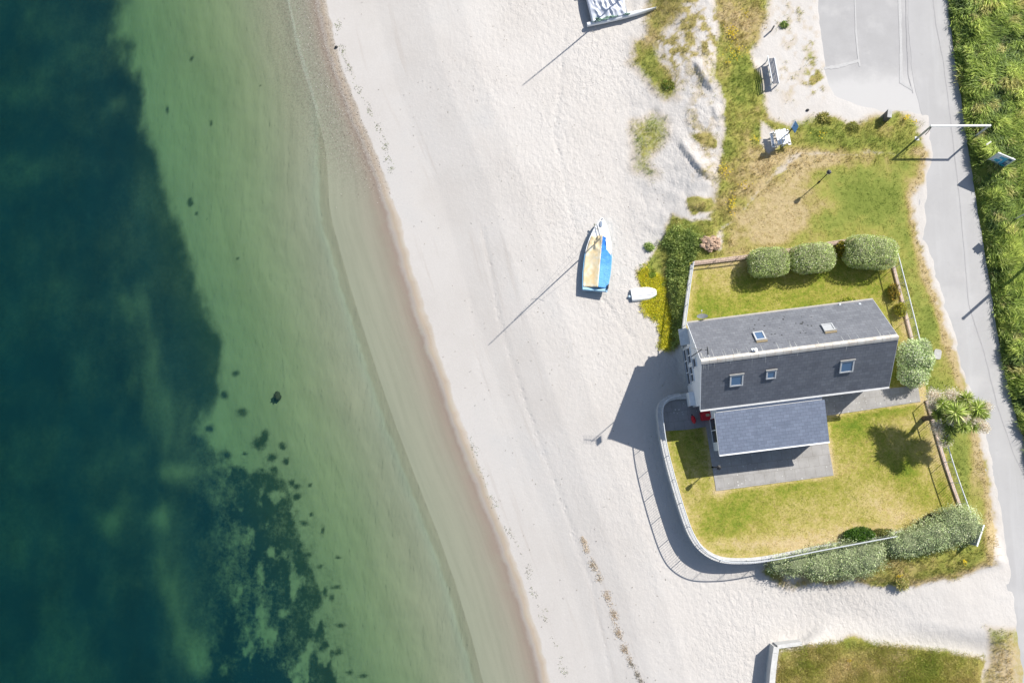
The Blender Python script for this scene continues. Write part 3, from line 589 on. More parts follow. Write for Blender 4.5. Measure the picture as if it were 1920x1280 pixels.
roofN = roof_slab('roof', [(-HL / 2, 0, HR), (HL / 2, 0, HR), (HL / 2, HW / 2, HE), (-HL / 2, HW / 2, HE)], SL_N).build('roof', SL_N, house)
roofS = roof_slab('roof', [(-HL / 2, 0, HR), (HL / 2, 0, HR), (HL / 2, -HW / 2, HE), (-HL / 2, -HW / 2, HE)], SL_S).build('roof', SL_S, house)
roofE = roof_slab('roof', EXT, SL_E, .09).build('roof', SL_E, house); tag(roofE, 'low blue-grey slate roof of the side extension')
# ridge tiles
ridge_m = NT('ridge_tile'); _n = ridge_m.noise(2.2, detail=6, rough=.7); _c = ridge_m.ramp(_n, [(.26, (.34, .23, .16)), (.38, (.52, .46, .40)), (.6, (.62, .59, .54))]); ridge_m = ridge_m.fin(_c, .9)
mb = MB(); nseg = 24
for i in range(nseg):
    x0 = -HL / 2 - .02 + (HL + .04) * i / nseg; x1 = x0 + (HL + .04) / nseg - .012; w = .17; z = HR
    prof = [(-w, z - w * slope + .035), (-w * .5, z - w * .3 + .03), (0, z + .05), (w * .5, z - w * .3 + .03), (w, z - w * slope + .035), (0, z - .06)]
    mb.add([(x0, y, zq) for y, zq in prof] + [(x1, y, zq) for y, zq in prof], [tuple(range(6)), tuple(range(6, 12))[::-1]] + [(k, 6 + k, 6 + (k + 1) % 6, (k + 1) % 6) for k in range(6)])
# lichen and gull streaks beside the ridge
for k in range(58):
    side = 1 if random.random() < .8 else -1; x = -HL / 2 + .1 + (random.random() ** 2.4) * (HL - .4); ln = random.uniform(.1, .42) * (1.5 if random.random() < .2 else 1) * (1 if side > 0 else .8); w = random.uniform(.006, .014)
    y0 = .16; y1 = .16 + ln; f = lambda y: HR - y * slope + .006; sx = random.uniform(-.02, .02)
    q = [(x - w, side * y0, f(y0)), (x + w, side * y0, f(y0)), (x + w * .4 + sx, side * y1, f(y1)), (x - w * .4 + sx, side * y1, f(y1))]
    mb.add(q, [(0, 1, 2, 3) if side > 0 else (3, 2, 1, 0)], 1)
ridge = mb.build('ridge_tile', [ridge_m, plain('pale_lichen', (.46, .46, .44), .9)], roofS)
# gutters and barge boards
mb = MB(); mb.box((0, -HW / 2 - .05, HE - .05), (HL + .02, .1, .09)); mb.build('gutter', plain('pale_gutter', (.5, .5, .5), .5), house)
mb = MB(); mb.box((0, HW / 2 + .05, HE - .05), (HL + .02, .09, .08)); mb.build('gutter', plain('stone_gutter', (.42, .39, .35), .8), house)
mb = MB(); mb.box(((ex0 + ex1) / 2, ey1 - .045, 2.0), (ex1 - ex0 + .04, .09, .08)); mb.build('gutter', MAT['white'], house)
for sx in (-1, 1):
    mb = MB(); X = sx * (HL / 2 + .012)
    for sy in (-1, 1):
        mb.add([(X - .012, 0, HR - .0), (X - .012, sy * HW / 2, HE), (X - .012, sy * HW / 2, HE - .16), (X - .012, 0, HR - .17), (X + .012, 0, HR - .0), (X + .012, sy * HW / 2, HE), (X + .012, sy * HW / 2, HE - .16), (X + .012, 0, HR - .17)],
               [(0, 1, 2, 3), (7, 6, 5, 4), (0, 4, 5, 1), (1, 5, 6, 2), (2, 6, 7, 3)])
    mb.build('barge_board', MAT['white'] if sx < 0 else MAT['grey'], house)
mb = MB()
mb.add([(ex0 - .03, ey0, 2.45), (ex0, ey0, 2.45), (ex0, ey1, 2.04), (ex0 - .03, ey1, 2.04), (ex0 - .03, ey0, 2.33), (ex0, ey0, 2.33), (ex0, ey1, 1.92), (ex0 - .03, ey1, 1.92)], [(0, 3, 2, 1), (4, 5, 6, 7), (0, 4, 7, 3), (1, 2, 6, 5), (0, 1, 5, 4), (3, 7, 6, 2)])
mb.build('barge_board', MAT['white'], house)
# skylights
def skylight(px, py, side, w, h, glass=True, parent=None, label=None, lid=0):
    n = Vector((0, side * math.sin(math.atan(slope)), math.cos(math.atan(slope)))); c = onplane(px, py, (0, 0, HR + .10), n) 
    ux = Vector((1, 0, 0)); dn = Vector((0, side * math.cos(math.atan(slope)), -math.sin(math.atan(slope)))); R = Matrix((ux, dn, ux.cross(dn))).transposed()
    if R.col[2].z < 0: R = Matrix((-ux, dn, (-ux).cross(dn))).transposed()
    nn = R.col[2]
    fm = MAT['galv'] if glass else MAT['grey']; mb = MB(); t = .075; c0 = c - nn * .07
    for s in (-1, 1):
        mb.box(c0 + R.col[0] * s * (w / 2 - t / 2), (t, h, .2), m=0, R=R); mb.box(c0 + R.col[1] * s * (h / 2 - t / 2), (w - 2 * t, t, .195), m=0, R=R)
    fr = mb.build('skylight', fm, roofN if side > 0 else roofS)
    if label: fr['label'] = label
    q = MB(); q.box(c0 + nn * .06, (w - 2 * t - .004, h - 2 * t - .004, .02), R=R)
    q.build('pane', MAT['glass'] if glass else MAT['grey'], fr)
    hd = MB(); hd.box(c - dn * (h / 2 + .05) + nn * .035, (w + .07, .06, .06), R=R); 
    hd.build('flashing', plain('lead_flashing', (.36, .35, .33), .7), fr)
    if side > 0:
        hd = MB(); hd.box(c + dn * (-(h / 2 + .13)) - nn * .04, (w + .02, .07, .1), R=R); hd.build('apron', plain('mossy_apron', (.38, .3, .18), .9), fr)
    return fr
skylight(1424, 629, 1, .58, .72); skylight(1553, 613, 1, .62, .62, False, label='skylight shut under a plain grey cover')
skylight(1381, 713, -1, .74, .80); skylight(1446, 702, -1, .55, .6, label='smaller skylight'); skylight(1588, 687, -1, .76, .82)
# small flue
c = onplane(1415, 656, (0, 0, HR + .05), (0, math.sin(math.atan(slope)), math.cos(math.atan(slope))))
mb = MB(); mb.tube([c - Vector((0, 0, .15)), c + Vector((0, 0, .22))], .07, 10); mb.tube([c + Vector((0, 0, .22)), c + Vector((0, 0, .3))], [.11, .09], 10); mb.box(c + Vector((0, 0, -.02)), (.3, .3, .03), R=Matrix.Rotation(-math.atan(slope), 3, 'X'))
mb.build('flue', MAT['white'], roofN)
for (px, py) in ((1575, 571), (1612, 570)):
    c = onplane(px, py, (0, 0, HR + .02), (0, math.sin(math.atan(slope)), math.cos(math.atan(slope)))); mb = MB().ellipsoid(c, (.08, .09, .03), 8, 5, 0, .25); mb.build('moss_pad', plain('pale_moss', (.5, .53, .55), .9), roofN, True)
# west gable openings
def wall_rect(p0, p1, out=.0):
    a = onplane(*p0, (a0, 0, 0), (1, 0, 0)); b = onplane(*p1, (a0, 0, 0), (1, 0, 0)); return sorted((a.y, b.y)), sorted((a.z, b.z))
def gable_window(y0, y1, z0, z1, nm='window', bars=1):
    y0, y1 = sorted((y0, y1)); fr = MB(); t = .035; X = a0 - .035
    fr.box((X, y0 + t / 2, (z0 + z1) / 2), (.08, t, z1 - z0)); fr.box((X, y1 - t / 2, (z0 + z1) / 2), (.08, t, z1 - z0))
    fr.box((X, (y0 + y1) / 2, z0 + t / 2), (.078, y1 - y0 - 2 * t, t)); fr.box((X, (y0 + y1) / 2, z1 - t / 2), (.078, y1 - y0 - 2 * t, t))
    for k in range(1, bars): fr.box((X, y0 + (y1 - y0) * k / bars, (z0 + z1) / 2), (.07, .05, z1 - z0 - 2 * t))
    f = fr.build(nm, MAT['white'], house); g = MB(); g.box((X + .012, (y0 + y1) / 2, (z0 + z1) / 2), (.03, y1 - y0 - 2 * t, z1 - z0 - 2 * t)); g.build('pane', MAT['darkglass'], f)
    s = MB(); s.box((X - .03, (y0 + y1) / 2, z0 - .03), (.09, y1 - y0 + .04, .03)); s.build('sill', MAT['concrete'], f)
gable_window(-.85, 1.25, -.15, .75, 'window', 3); gable_window(.28, 1.2, 1.15, 2.0, 'window', 2); gable_window(-.80, .10, 1.15, 2.0, 'window', 2)
gable_window(-.1, .42, 2.55, 3.35, 'window', 1)
# porch hood and meter ledge on the gable
mb = MB(); mb.add([(a0 - .02, 1.35, 2.15), (a0 - .02, 2.3, 2.15), (a0 - .50, 2.3, 1.9), (a0 - .50, 1.35, 1.9), (a0 - .02, 1.35, 2.06), (a0 - .02, 2.3, 2.06), (a0 - .50, 2.3, 1.82), (a0 - .50, 1.35, 1.82)], [(0, 1, 2, 3), (7, 6, 5, 4), (0, 3, 7, 4), (1, 5, 6, 2), (2, 6, 7, 3), (0, 4, 5, 1)])
mb.build('door_hood', plain('pale_grey_board', (.55, .57, .58), .6), house)
mb = MB(); mb.box((a0 - .03, 1.8, .15), (.08, .8, 1.9)); d = mb.build('door', plain('grey_door', (.16, .18, .2), .5), house); mb = MB(); mb.ellipsoid((a0 - .1, 1.5, .1), (.03, .03, .03), 8, 6); mb.build('handle', MAT['galv'], d, True)
mb = MB(); mb.box((a0 - .16, -1.75, 1.0), (.3, .8, .06)); mb.box((a0 - .29, -1.75, .5), (.04, .8, .95)); mb.build('bin_store', MAT['white'], house)
# extension windows and doors (west end and south front)
def pane_on(x, y, z0, z1, wid, axis, nm, bars, outn):
    f = MB(); t = .06
    def bx(u, z, du, dz, th=.07):
        if axis == 'y': f.box((x, y + u, z), (th, du, dz))
        else: f.box((x + u, y, z), (du, th, dz))
    bx(-wid / 2 + t / 2, (z0 + z1) / 2, t, z1 - z0); bx(wid / 2 - t / 2, (z0 + z1) / 2, t, z1 - z0); bx(0, z0 + t / 2, wid - 2 * t, t, .068); bx(0, z1 - t / 2, wid - 2 * t, t, .068)
    for k in range(1, bars): bx(-wid / 2 + wid * k / bars, (z0 + z1) / 2, .05, z1 - z0 - 2 * t, .064)
    F_ = f.build(nm, MAT['white'], house); g = MB()
    if axis == 'y': g.box((x + outn * -.01, y, (z0 + z1) / 2), (.03, wid - 2 * t, z1 - z0 - 2 * t))
    else: g.box((x, y - outn * .01, (z0 + z1) / 2), (wid - 2 * t, .03, z1 - z0 - 2 * t))
    g.build('pane', MAT['darkglass'], F_); return F_
pane_on(ew0 - .03, ey0 - .95, .35, 1.95, 1.5, 'y', 'window', 2, -1)
for k in range(4): pane_on(ew0 + .9 + 1.55 * k, ewy - .03, .12 if k % 2 else .8, 1.8, 1.15, 'x', 'door' if k % 2 else 'window', 2, -1)
pane_on(3.9, b0 - .03, .8, 1.9, 1.1, 'x', 'window', 2, -1)
pane_on(a1 + .03, -.2, .9, 1.9, 1.2, 'y', 'window', 2, 1)
for xx in (-3.4, 0.3, 3.6): pane_on(xx, b1 + .03, .8, 1.9, 1.1, 'x', 'window', 2, 1)
# downpipe
mb = MB(); mb.tube([(a1 - .1, -HW / 2 - .05, HE - .08), (a1 - .1, b0 - .05, HE - .5), (a1 - .1, b0 - .05, .05)], .035); mb.build('downpipe', MAT['white'], house, True)
# tv aerial on the gable
ae = thing('tv_aerial', wl_((-HL / 2 - .08, .55, 4.1)), HTH, 'tall grey metal television aerial fixed to the beach gable of the cottage', 'aerial')
mb = MB(); mb.tube([(0, 0, -1.4), (0, 0, 1.95)], .025); mb.build('mast', MAT['dark'], ae, True)
mb = MB(); mb.tube([(-.5, .15, 1.85), (.35, -.1, 1.85)], .018); 
for k in range(7): mb.tube([(-.48 + k * .13 - .04, -.26 + .15 - .035 * k, 1.85), (-.48 + k * .13 + .04, .26 + .15 - .035 * k, 1.85)], .009, 6)
mb.box((.33, -.1, 1.85), (.03, .4, .34)); mb.build('antenna', plain('aerial_alloy', (.2, .2, .2), .5), ae)
dish = thing('satellite_dish', wl_((-4.4, HW / 2 + .12, 2.35)), HTH, 'small grey satellite dish under the lawn-side eave near the beach gable', 'dish')
mb = MB(); vs = [(0, 0, 0)]
for r_, y_ in ((.12, .02), (.22, .05), (.32, .1)):
    for k in range(16): q = 2 * math.pi * k / 16; vs.append((r_ * math.cos(q), y_, r_ * math.sin(q)))
fs = [(0, 1 + k, 1 + (k + 1) % 16) for k in range(16)]
for j in range(2): fs += [(1 + j * 16 + k, 1 + (j + 1) * 16 + k, 1 + (j + 1) * 16 + (k + 1) % 16, 1 + j * 16 + (k + 1) % 16) for k in range(16)]
R = Matrix.Rotation(rad(35), 3, 'X'); mb.add([R @ Vector(v) + Vector((0, .1, .1)) for v in vs], fs); mb.build('reflector', plain('dish_grey', (.16, .17, .18), .6), dish, True)
mb = MB(); mb.tube([(0, -.1, -.1), (0, .12, .05)], .02); mb.tube([(0, .12, -.1), (0, .5, .2)], .012); mb.box((0, .5, .22), (.06, .08, .06)); mb.build('arm', MAT['grey'], dish)

# ------------------------------------------------------------------ garden walls and railings
def smooth_line(pts, step=.3):
    out = []
    P = [pts[0]] + list(pts) + [pts[-1]]
    for i in range(1, len(P) - 2):
        n = max(2, int((P[i + 1] - P[i]).length / step))
        for k in range(n):
            t = k / n; a, b, c, d = P[i - 1], P[i], P[i + 1], P[i + 2]
            out.append(.5 * ((2 * b) + (-a + c) * t + (2 * a - 5 * b + 4 * c - d) * t * t + (-a + 3 * b - 3 * c + d) * t ** 3))
    return out + [pts[-1]]
def ribbon_wall(mb, line, w, z0, z1, m=0):
    n = len(line); vs = []
    for i, p in enumerate(line):
        t = line[min(i + 1, n - 1)] - line[max(i - 1, 0)]; t.z = 0; t.normalize(); s = Vector((-t.y, t.x, 0)) * w / 2
        za = z0(p) if callable(z0) else z0; zb_ = z1(p) if callable(z1) else z1
        for q, z in ((p + s, zb_), (p - s, zb_), (p - s, za), (p + s, za)): vs.append((q.x, q.y, z))
    fs = [(0, 1, 2, 3), tuple((n - 1) * 4 + k for k in (3, 2, 1, 0))]
    for i in range(n - 1):
        for k in range(4): fs.append((i * 4 + k, i * 4 + (k + 1) % 4, (i + 1) * 4 + (k + 1) % 4, (i + 1) * 4 + k)[::-1])
    mb.add(vs, fs, m)
WALLM = plain('rendered_wall', (.50, .5, .49), .9, .1, 3, bump=.2); COPEM = plain('coping', (.52, .51, .49), .9, .14, 5, bump=.3); BROWNM = plain('brown_coping', (.50, .38, .30), .9, .3, 7, bump=.3)
def garden_wall(name, px, label, zb_, ztop, w, cm, cw=None):
    L = smooth_line([U(a, b, ztop) for a, b in px]); t = thing(name, (0, 0, 0), 0, label, 'wall')
    mb = MB(); ribbon_wall(mb, L, w - .06, zb_, ztop - .07); mb.build('wall_body', WALLM, t)
    mb = MB(); i = 0; per = max(2, int(1.4 / .3))
    while i < len(L) - 1:
        seg = L[i:i + per + 1]
        if len(seg) >= 2:
            seg = [q.copy() for q in seg]; d = (seg[-1] - seg[-2]).normalized(); seg[-1] = seg[-1] - d * .012; ribbon_wall(mb, seg, w, ztop - .07, ztop + random.uniform(-.004, .004))
        i += per
    mb.build('coping', cm, t); return L, t
SW_PX = [(1291, 742), (1262, 744), (1246, 752), (1238, 768), (1241, 805), (1248, 845), (1263, 903), (1281, 962), (1296, 1001), (1316, 1029), (1350, 1048), (1400, 1051), (1450, 1045), (1520, 1031), (1589, 1018), (1670, 1003), (1740, 992), (1812, 984)]
NW_PX = [(1282, 652), (1281, 620), (1286, 575), (1291, 535), (1297, 496)]
N_PX = [(1299, 494), (1350, 488), (1405, 481), (1490, 468), (1580, 453.5), (1650, 447)]
E_PX = [(1668, 470), (1681, 520), (1700, 594), (1713, 648), (1716, 665)]
E2_PX = [(1738, 750), (1751, 794), (1767, 850), (1785, 905), (1804, 958), (1811, 982)]
L1, _ = garden_wall('retaining_wall', SW_PX, 'pale rendered retaining wall curving round the garden above the beach', -1.35, .16, .34, COPEM)
L2, _ = garden_wall('garden_wall', NW_PX, 'low pale wall between the cottage gable corner and the green dune plants', -.9, .12, .16, COPEM)
L3, _ = garden_wall('garden_wall', N_PX, 'low brown-topped wall running behind the three clipped bushes', -.35, .14, .22, BROWNM)
L4, _ = garden_wall('garden_wall', E_PX, 'low brown-topped wall beside the cottage facing the road, ending at the pale shrub', -.35, .1, .2, BROWNM)
L5, _ = garden_wall('garden_wall', E2_PX, 'low brown-topped wall between the cabbage palm and the grey hedge', -.35, .1, .2, BROWNM)
def railing(name, L, z0, h, label, mat, post=1.38, nbal=10, group=None, side=0.0):
    t = thing(name, (0, 0, 0), 0, label, 'railing', group); 
    d = [0]
    for a, b in zip(L, L[1:]): d.append(d[-1] + (b - a).length)
    T = d[-1]; n = max(1, round(T / post))
    def at(s):
        s = min(max(s, 0), T - 1e-4); i = max(k for k in range(len(d)) if d[k] <= s + 1e-9); i = min(i, len(L) - 2); f = (s - d[i]) / (d[i + 1] - d[i]); p = L[i].lerp(L[i + 1], f)
        q = (L[i + 1] - L[i]).normalized(); return Vector((p.x, p.y, z0)) + Vector((-q.y, q.x, 0)) * side
    for k in range(n + 1):
        p = at(T * k / n); mb = MB(); mb.tube([p, p + Vector((0, 0, h))], .024, 6); mb.build('post', mat, t)
    for k in range(n):
        mb = MB(); s0, s1 = T * k / n, T * (k + 1) / n
        for zz_, r in ((h, .034), (.09, .014)):
            mb.tube([at(s0 + (s1 - s0) * j / 4) + Vector((0, 0, zz_)) for j in range(5)], r, 6, cap=False)
        for j in range(1, nbal): p = at(s0 + (s1 - s0) * j / nbal); mb.tube([p + Vector((0, 0, .09)), p + Vector((0, 0, h - .02))], .0075, 4, cap=False)
        mb.build('panel', mat, t)
    return t
RAILM = plain('painted_rail', (.5, .52, .54), .5, .1); RAILW = plain('pale_rail', (.62, .63, .64), .5, .1)
iA = len(L1)
railing('railing', [p for p in L1[2:] if plan(p.x, p.y, p.z)[0] < 1675 or p.y > 6], .155, .95, 'pale metal railing following the curved retaining wall above the beach', RAILM, side=0.02)
railing('railing', L2, .115, .8, 'short pale railing between the cottage gable corner and the green dune plants', RAILM, 1.4, 8)
railing('railing', L3[:-6], .135, .55, 'low railing on the brown-topped wall behind the three clipped bushes', BROWNM, 1.3, 9)
railing('railing', L4, .095, .98, 'white-topped railing beside the cottage facing the road, ending at the pale shrub', RAILW, 1.15, 9)
railing('railing', L5, .095, .98, 'white-topped railing between the cabbage palm and the grey hedge', RAILW, 1.15, 9)
# plot to the south
Lp, _ = garden_wall('field_wall', [(1447, 1330), (1448, 1280), (1452, 1240), (1456, 1213)], 'pale concrete wall edge of the southern grass field above the sand', -1.3, .14, .32, COPEM)
Lp2, _ = garden_wall('field_wall', [(1458, 1212), (1480, 1209), (1504, 1206)], 'short pale wall stub turning the corner of the southern grass field', -1.3, .05, .22, COPEM)

# ------------------------------------------------------------------ plants
def unit(v): return v / np.maximum(np.linalg.norm(v, axis=1, keepdims=True), 1e-9)
def leaves(P, D, L, W, cols, bend=0.0, N=None):
    """one kite-shaped leaf per row: P base, D direction, L length, W width"""
    n = len(P); L = np.broadcast_to(L, (n,))[:, None]; W = np.broadcast_to(W, (n,))[:, None]; D = unit(D)
    ref = unit(RNG.normal(size=(n, 3))) if N is None else N
    S = unit(np.cross(D, ref)); mid = P + D * L * .45; tip = P + D * L; tip[:, 2] -= (bend * L)[:, 0] if np.ndim(bend) == 0 else bend * L[:, 0]
    V = np.stack([P, mid + S * W / 2, tip, mid - S * W / 2], 1).reshape(-1, 3)
    F = np.arange(4 * n).reshape(n, 4); return V, F, np.repeat(cols, 4, 0)
def pal(n, colors, var=.18, w=None):
    c = np.array(colors)[RNG.choice(len(colors), n, p=w)]; return np.clip(c * (1 + RNG.normal(0, var, (n, 1))), .003, 1)
def merge(*parts):
    V, F, Cc = [], [], []; b = 0
    for v, f, c in parts: V.append(v); F.append(f + b); Cc.append(c); b += len(v)
    return np.concatenate(V), np.concatenate(F), np.concatenate(Cc)
def plant_mesh(name, parts, parent=None, mat=None):
    V, F, Cc = merge(*parts); o = link_mesh(name, np_mesh(name, V, F, cols=Cc), parent, [mat or MAT['leaf']]); return o
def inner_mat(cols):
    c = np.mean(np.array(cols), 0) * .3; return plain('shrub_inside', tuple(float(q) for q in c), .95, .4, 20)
def updir(n, spread): 
    d = RNG.normal(size=(n, 3)) * spread; d[:, 2] = np.abs(d[:, 2]) * .3 + 1; return unit(d)
def tufts(P, per, L, W, colf, spread=.5, bend=.15, rad_=.05, Lvar=.35):
    n = len(P); Q = np.repeat(P, per, 0) + np.concatenate([RNG.normal(0, rad_, (n * per, 2)), np.zeros((n * per, 1))], 1)
    c = np.repeat(colf, per, 0) * (1 + RNG.normal(0, .22, (n * per, 1)))
    Ls = np.repeat(np.broadcast_to(L, (n,)), per) * (1 + RNG.uniform(-Lvar, Lvar, n * per)); Q[:, 2] -= .01
    return leaves(Q, updir(n * per, spread), Ls, Ls * 0 + W, np.clip(c, .003, 1), bend)
def scatter_px(x0, y0, x1, y1, n):
    return UHn(RNG.uniform(x0, x1, n), RNG.uniform(y0, y1, n))

# rough grass wherever the turf mask says so, long on the dunes, short on the verge
def build_grass():
    n = 60000; px = RNG.uniform(1165, 1960, n); py = RNG.uniform(-40, 1300, n); P = UHn(px, py)
    cov, dr, ye = masks(P[:, 0], P[:, 1], P[:, 2]); mx, my = plan(P[:, 0], P[:, 1], P[:, 2])
    inyard = sdist(YARD, *plan(P[:, 0], P[:, 1], 0 * P[:, 2])) > -9; inplot = sdist(PLOT, mx, my) > -4; bank = mx > np.interp(my, [0, 400, 600, 790, 880, 1300], [1772, 1830, 1862, 1905, 1935, 2300])
    rd = sdist(ROAD, mx, my) > -2; pk = sdist(PARK, mx, my) > 0
    keep = (RNG.random(n) < cov * 1.1 - .1) & ~inyard & ~inplot & ~bank & ~rd & ~pk
    P, dr, mx, my, cov = P[keep], dr[keep], mx[keep], my[keep], cov[keep]
    mown = np.maximum(soft([(1370, 470), (1380, 400), (1450, 345), (1540, 300), (1735, 300), (1728, 335), (1700, 372), (1712, 440), (1745, 540), (1778, 640), (1802, 720), (1828, 800), (1848, 900), (1862, 1000), (1830, 980), (1770, 800), (1700, 520), (1660, 455)], mx, my, 14), 0)
    L = .22 * (1 - mown) + .07 * mown; L = L * (1 + .5 * fbm(P[:, 0] * 1.2, P[:, 1] * 1.2, 91)) * np.where(cov < .5, .8, 1)
    t = np.clip(dr + .5 * fbm(P[:, 0] * 2.2, P[:, 1] * 2.2, 92) + RNG.normal(0, .12, len(P)), 0, 1)[:, None]
    g0, g1, g2 = np.array([[.17, .26, .04]]), np.array([[.38, .38, .10]]), np.array([[.58, .45, .22]])
    c = np.where(t < .5, g0 + (g1 - g0) * t * 2, g1 + (g2 - g1) * (t - .5) * 2)
    o = plant_mesh('dune_grass', [tufts(P, 5, L, .022, c, .55, .12, .06)])
    tag(o, 'rough green and straw-coloured grass tufts on the dunes and the roadside verge', 'grass', kind='stuff')
build_grass()
def build_lawn():
    n = 60000; px = RNG.uniform(1236, 1815, n); py = RNG.uniform(450, 1052, n)
    d = CR[None] * ((px - 960) / FPX)[:, None] - CU[None] * ((py - 640) / FPX)[:, None] + CF[None]; P = CO[None] + d * ((0 - CAM_H) / d[:, 2])[:, None]
    k = (sdist(YARD, px, py) > 5) & (sdist([(1322, 790), (1343, 920), (1563, 891), (1551, 820), (1550, 779), (1726, 753), (1721, 722), (1600, 735), (1400, 765)], px, py) < -2) & (sdist([(1242, 755), (1262, 746), (1302, 742), (1334, 798), (1290, 805), (1246, 808)], px, py) < -1)
    P, px, py = P[k], px[k], py[k]
    t = np.clip(.34 + yard_dry(px, py) * .8 + 1.0 * fbm(P[:, 0] * .5, P[:, 1] * .5, 94) + 1.15 * fbm(P[:, 0] * 2.6, P[:, 1] * 2.6, 95), 0, 1)[:, None]
    g0, g1, g2 = np.array([[.19, .28, .04]]), np.array([[.42, .42, .09]]), np.array([[.70, .55, .27]])
    c = np.where(t < .5, g0 + (g1 - g0) * t * 2, g1 + (g2 - g1) * (t - .5) * 2)
    o1 = tufts(P, 4, .05, .02, c, .8, .1, .07)
    n = 12000; px = RNG.uniform(1453, 1850, n); py = RNG.uniform(1196, 1300, n); d = CR[None] * ((px - 960) / FPX)[:, None] - CU[None] * ((py - 640) / FPX)[:, None] + CF[None]; P = CO[None] + d * ((.0 - CAM_H) / d[:, 2])[:, None]
    k = sdist(PLOT, px, py) > 3; P = P[k]; t = np.clip(.54 + .9 * fbm(P[:, 0] * .6, P[:, 1] * .6, 96) + .5 * fbm(P[:, 0] * 2.5, P[:, 1] * 2.5, 97), 0, 1)[:, None]
    c = np.where(t < .5, g0 * 1.1 + (g1 - g0) * t * 2, g1 + (g2 - g1) * (t - .5) * 2); L = .12 + .12 * np.clip(fbm(P[:, 0], P[:, 1], 98) * 2, -.4, 1)
    o = plant_mesh('lawn_grass', [o1, tufts(P, 5, L, .022, c, .6, .1, .06)]); tag(o, 'short green and yellowing grass of the garden lawn and the southern field', 'grass', kind='stuff')
build_lawn()
# tall dense growth across the road
BANK_EDGE = ([-60, 0, 100, 200, 300, 400, 520, 600, 700, 790, 850, 900], [1770, 1777, 1789, 1803, 1821, 1838, 1857, 1866, 1884, 1906, 1924, 1938])
def build_bank():
    n = 30000; px = RNG.uniform(1765, 2010, n); py = RNG.uniform(-60, 900, n); e = np.interp(py, *BANK_EDGE); P = UHn(px, py)
    k = (px > e + 3 + 5 * fbm(py / 9., py * 0, 99)) & (np.hypot(px - 1843, py - 322) > 13); P, px, py, e = P[k], px[k], py[k], e[k]
    depth = np.clip((px - e) / 30., 0, 1)
    cl = fbm(P[:, 0] * .9, P[:, 1] * .9, 101, 3) * 2; cl2 = fbm(P[:, 0] * 2.6, P[:, 1] * 2.6, 102, 3) * 2
    H = (.34 + .30 * depth) * np.clip(1 + .9 * cl + .6 * cl2, .25, 2.2)
    t = np.clip(.42 + .55 * cl + .5 * cl2 + RNG.normal(0, .12, len(P)), 0, 1)[:, None]
    a, b, c3 = np.array([[.12, .19, .06]]), np.array([[.34, .45, .08]]), np.array([[.66, .72, .17]])
    c = np.where(t < .5, a + (b - a) * t * 2, b + (c3 - b) * (t - .5) * 2)
    br = (fbm(P[:, 0] * 1.4, P[:, 1] * 1.4, 103, 3) > .17)[:, None]; c = np.where(br, c * .5 + np.array([[.4, .32, .14]]), c)
    Q = P.copy(); Q[:, 2] += H * .45
    per = 7; n2 = len(Q) * per; B = np.repeat(Q, per, 0) + RNG.normal(0, .10, (n2, 3)) * np.array([1, 1, .5]); D = RNG.normal(size=(n2, 3)) * .75; D[:, 2] = np.abs(D[:, 2]) * .6 + .12; UPN = np.array([[0, 0, 1.]]) + RNG.normal(0, .35, (n2, 3))
    cc = np.clip(np.repeat(c, per, 0) * (1 + RNG.normal(0, .25, (n2, 1))), .003, 1); L = np.repeat(.12 + .22 * H, per) * RNG.uniform(.6, 1.4, n2)
    ang = 6.3 * (fbm(B[:, 0] * .5, B[:, 1] * .5, 104, 3) + .5) * 1.6 + RNG.normal(0, .5, n2); D = np.stack([np.cos(ang), np.sin(ang), RNG.uniform(.1, .9, n2)], 1)
    p1 = leaves(B, D, L * 1.45, .034, cc, .22, UPN)
    p2 = tufts(P, 2, H * .9, .03, c * .9, .5, .1, .05)
    o = plant_mesh('undergrowth', [p1, p2]); tag(o, 'dense tall green undergrowth along the far side of the road', 'undergrowth', kind='stuff')
build_bank()
def flowers():
    S = [(1372, 62, 12, 10, 60), (1380, 100, 14, 16, 40), (1365, 115, 10, 8, 12), (1362, 325, 8, 8, 24), (1350, 315, 10, 8, 12), (1372, 385, 8, 16, 40), (1395, 345, 12, 12, 14), (1697, 222, 5, 4, 26), (1712, 232, 4, 4, 8), (1413, 262, 8, 5, 14), (1806, 1051, 3, 4, 16), (1591, 1236, 3, 3, 14), (1841, 288, 3, 2, 10), (1686, 1078, 4, 3, 6), (1392, 30, 10, 10, 10), (1540, 255, 20, 8, 10)]
    Ps = []
    for cx, cy, rx, ry, n in S: Ps.append(UHn(RNG.normal(cx, rx * .6, n), RNG.normal(cy, ry * .6, n)))
    P = np.concatenate(Ps); P[:, 2] += RNG.uniform(.12, .3, len(P)); Q = np.repeat(P, 4, 0); D = RNG.normal(size=(len(Q), 3)); D[:, 2] = np.abs(D[:, 2]) * .5
    o = plant_mesh('wildflowers', [leaves(Q, D, .055, .05, pal(len(Q), [(.75, .52, .01), (.7, .6, .03)]), 0, np.tile([[0, 0, 1.]], (len(Q), 1)))])
    tag(o, 'small yellow flowers dotted through the rough grass', 'flowers', kind='stuff')
flowers()
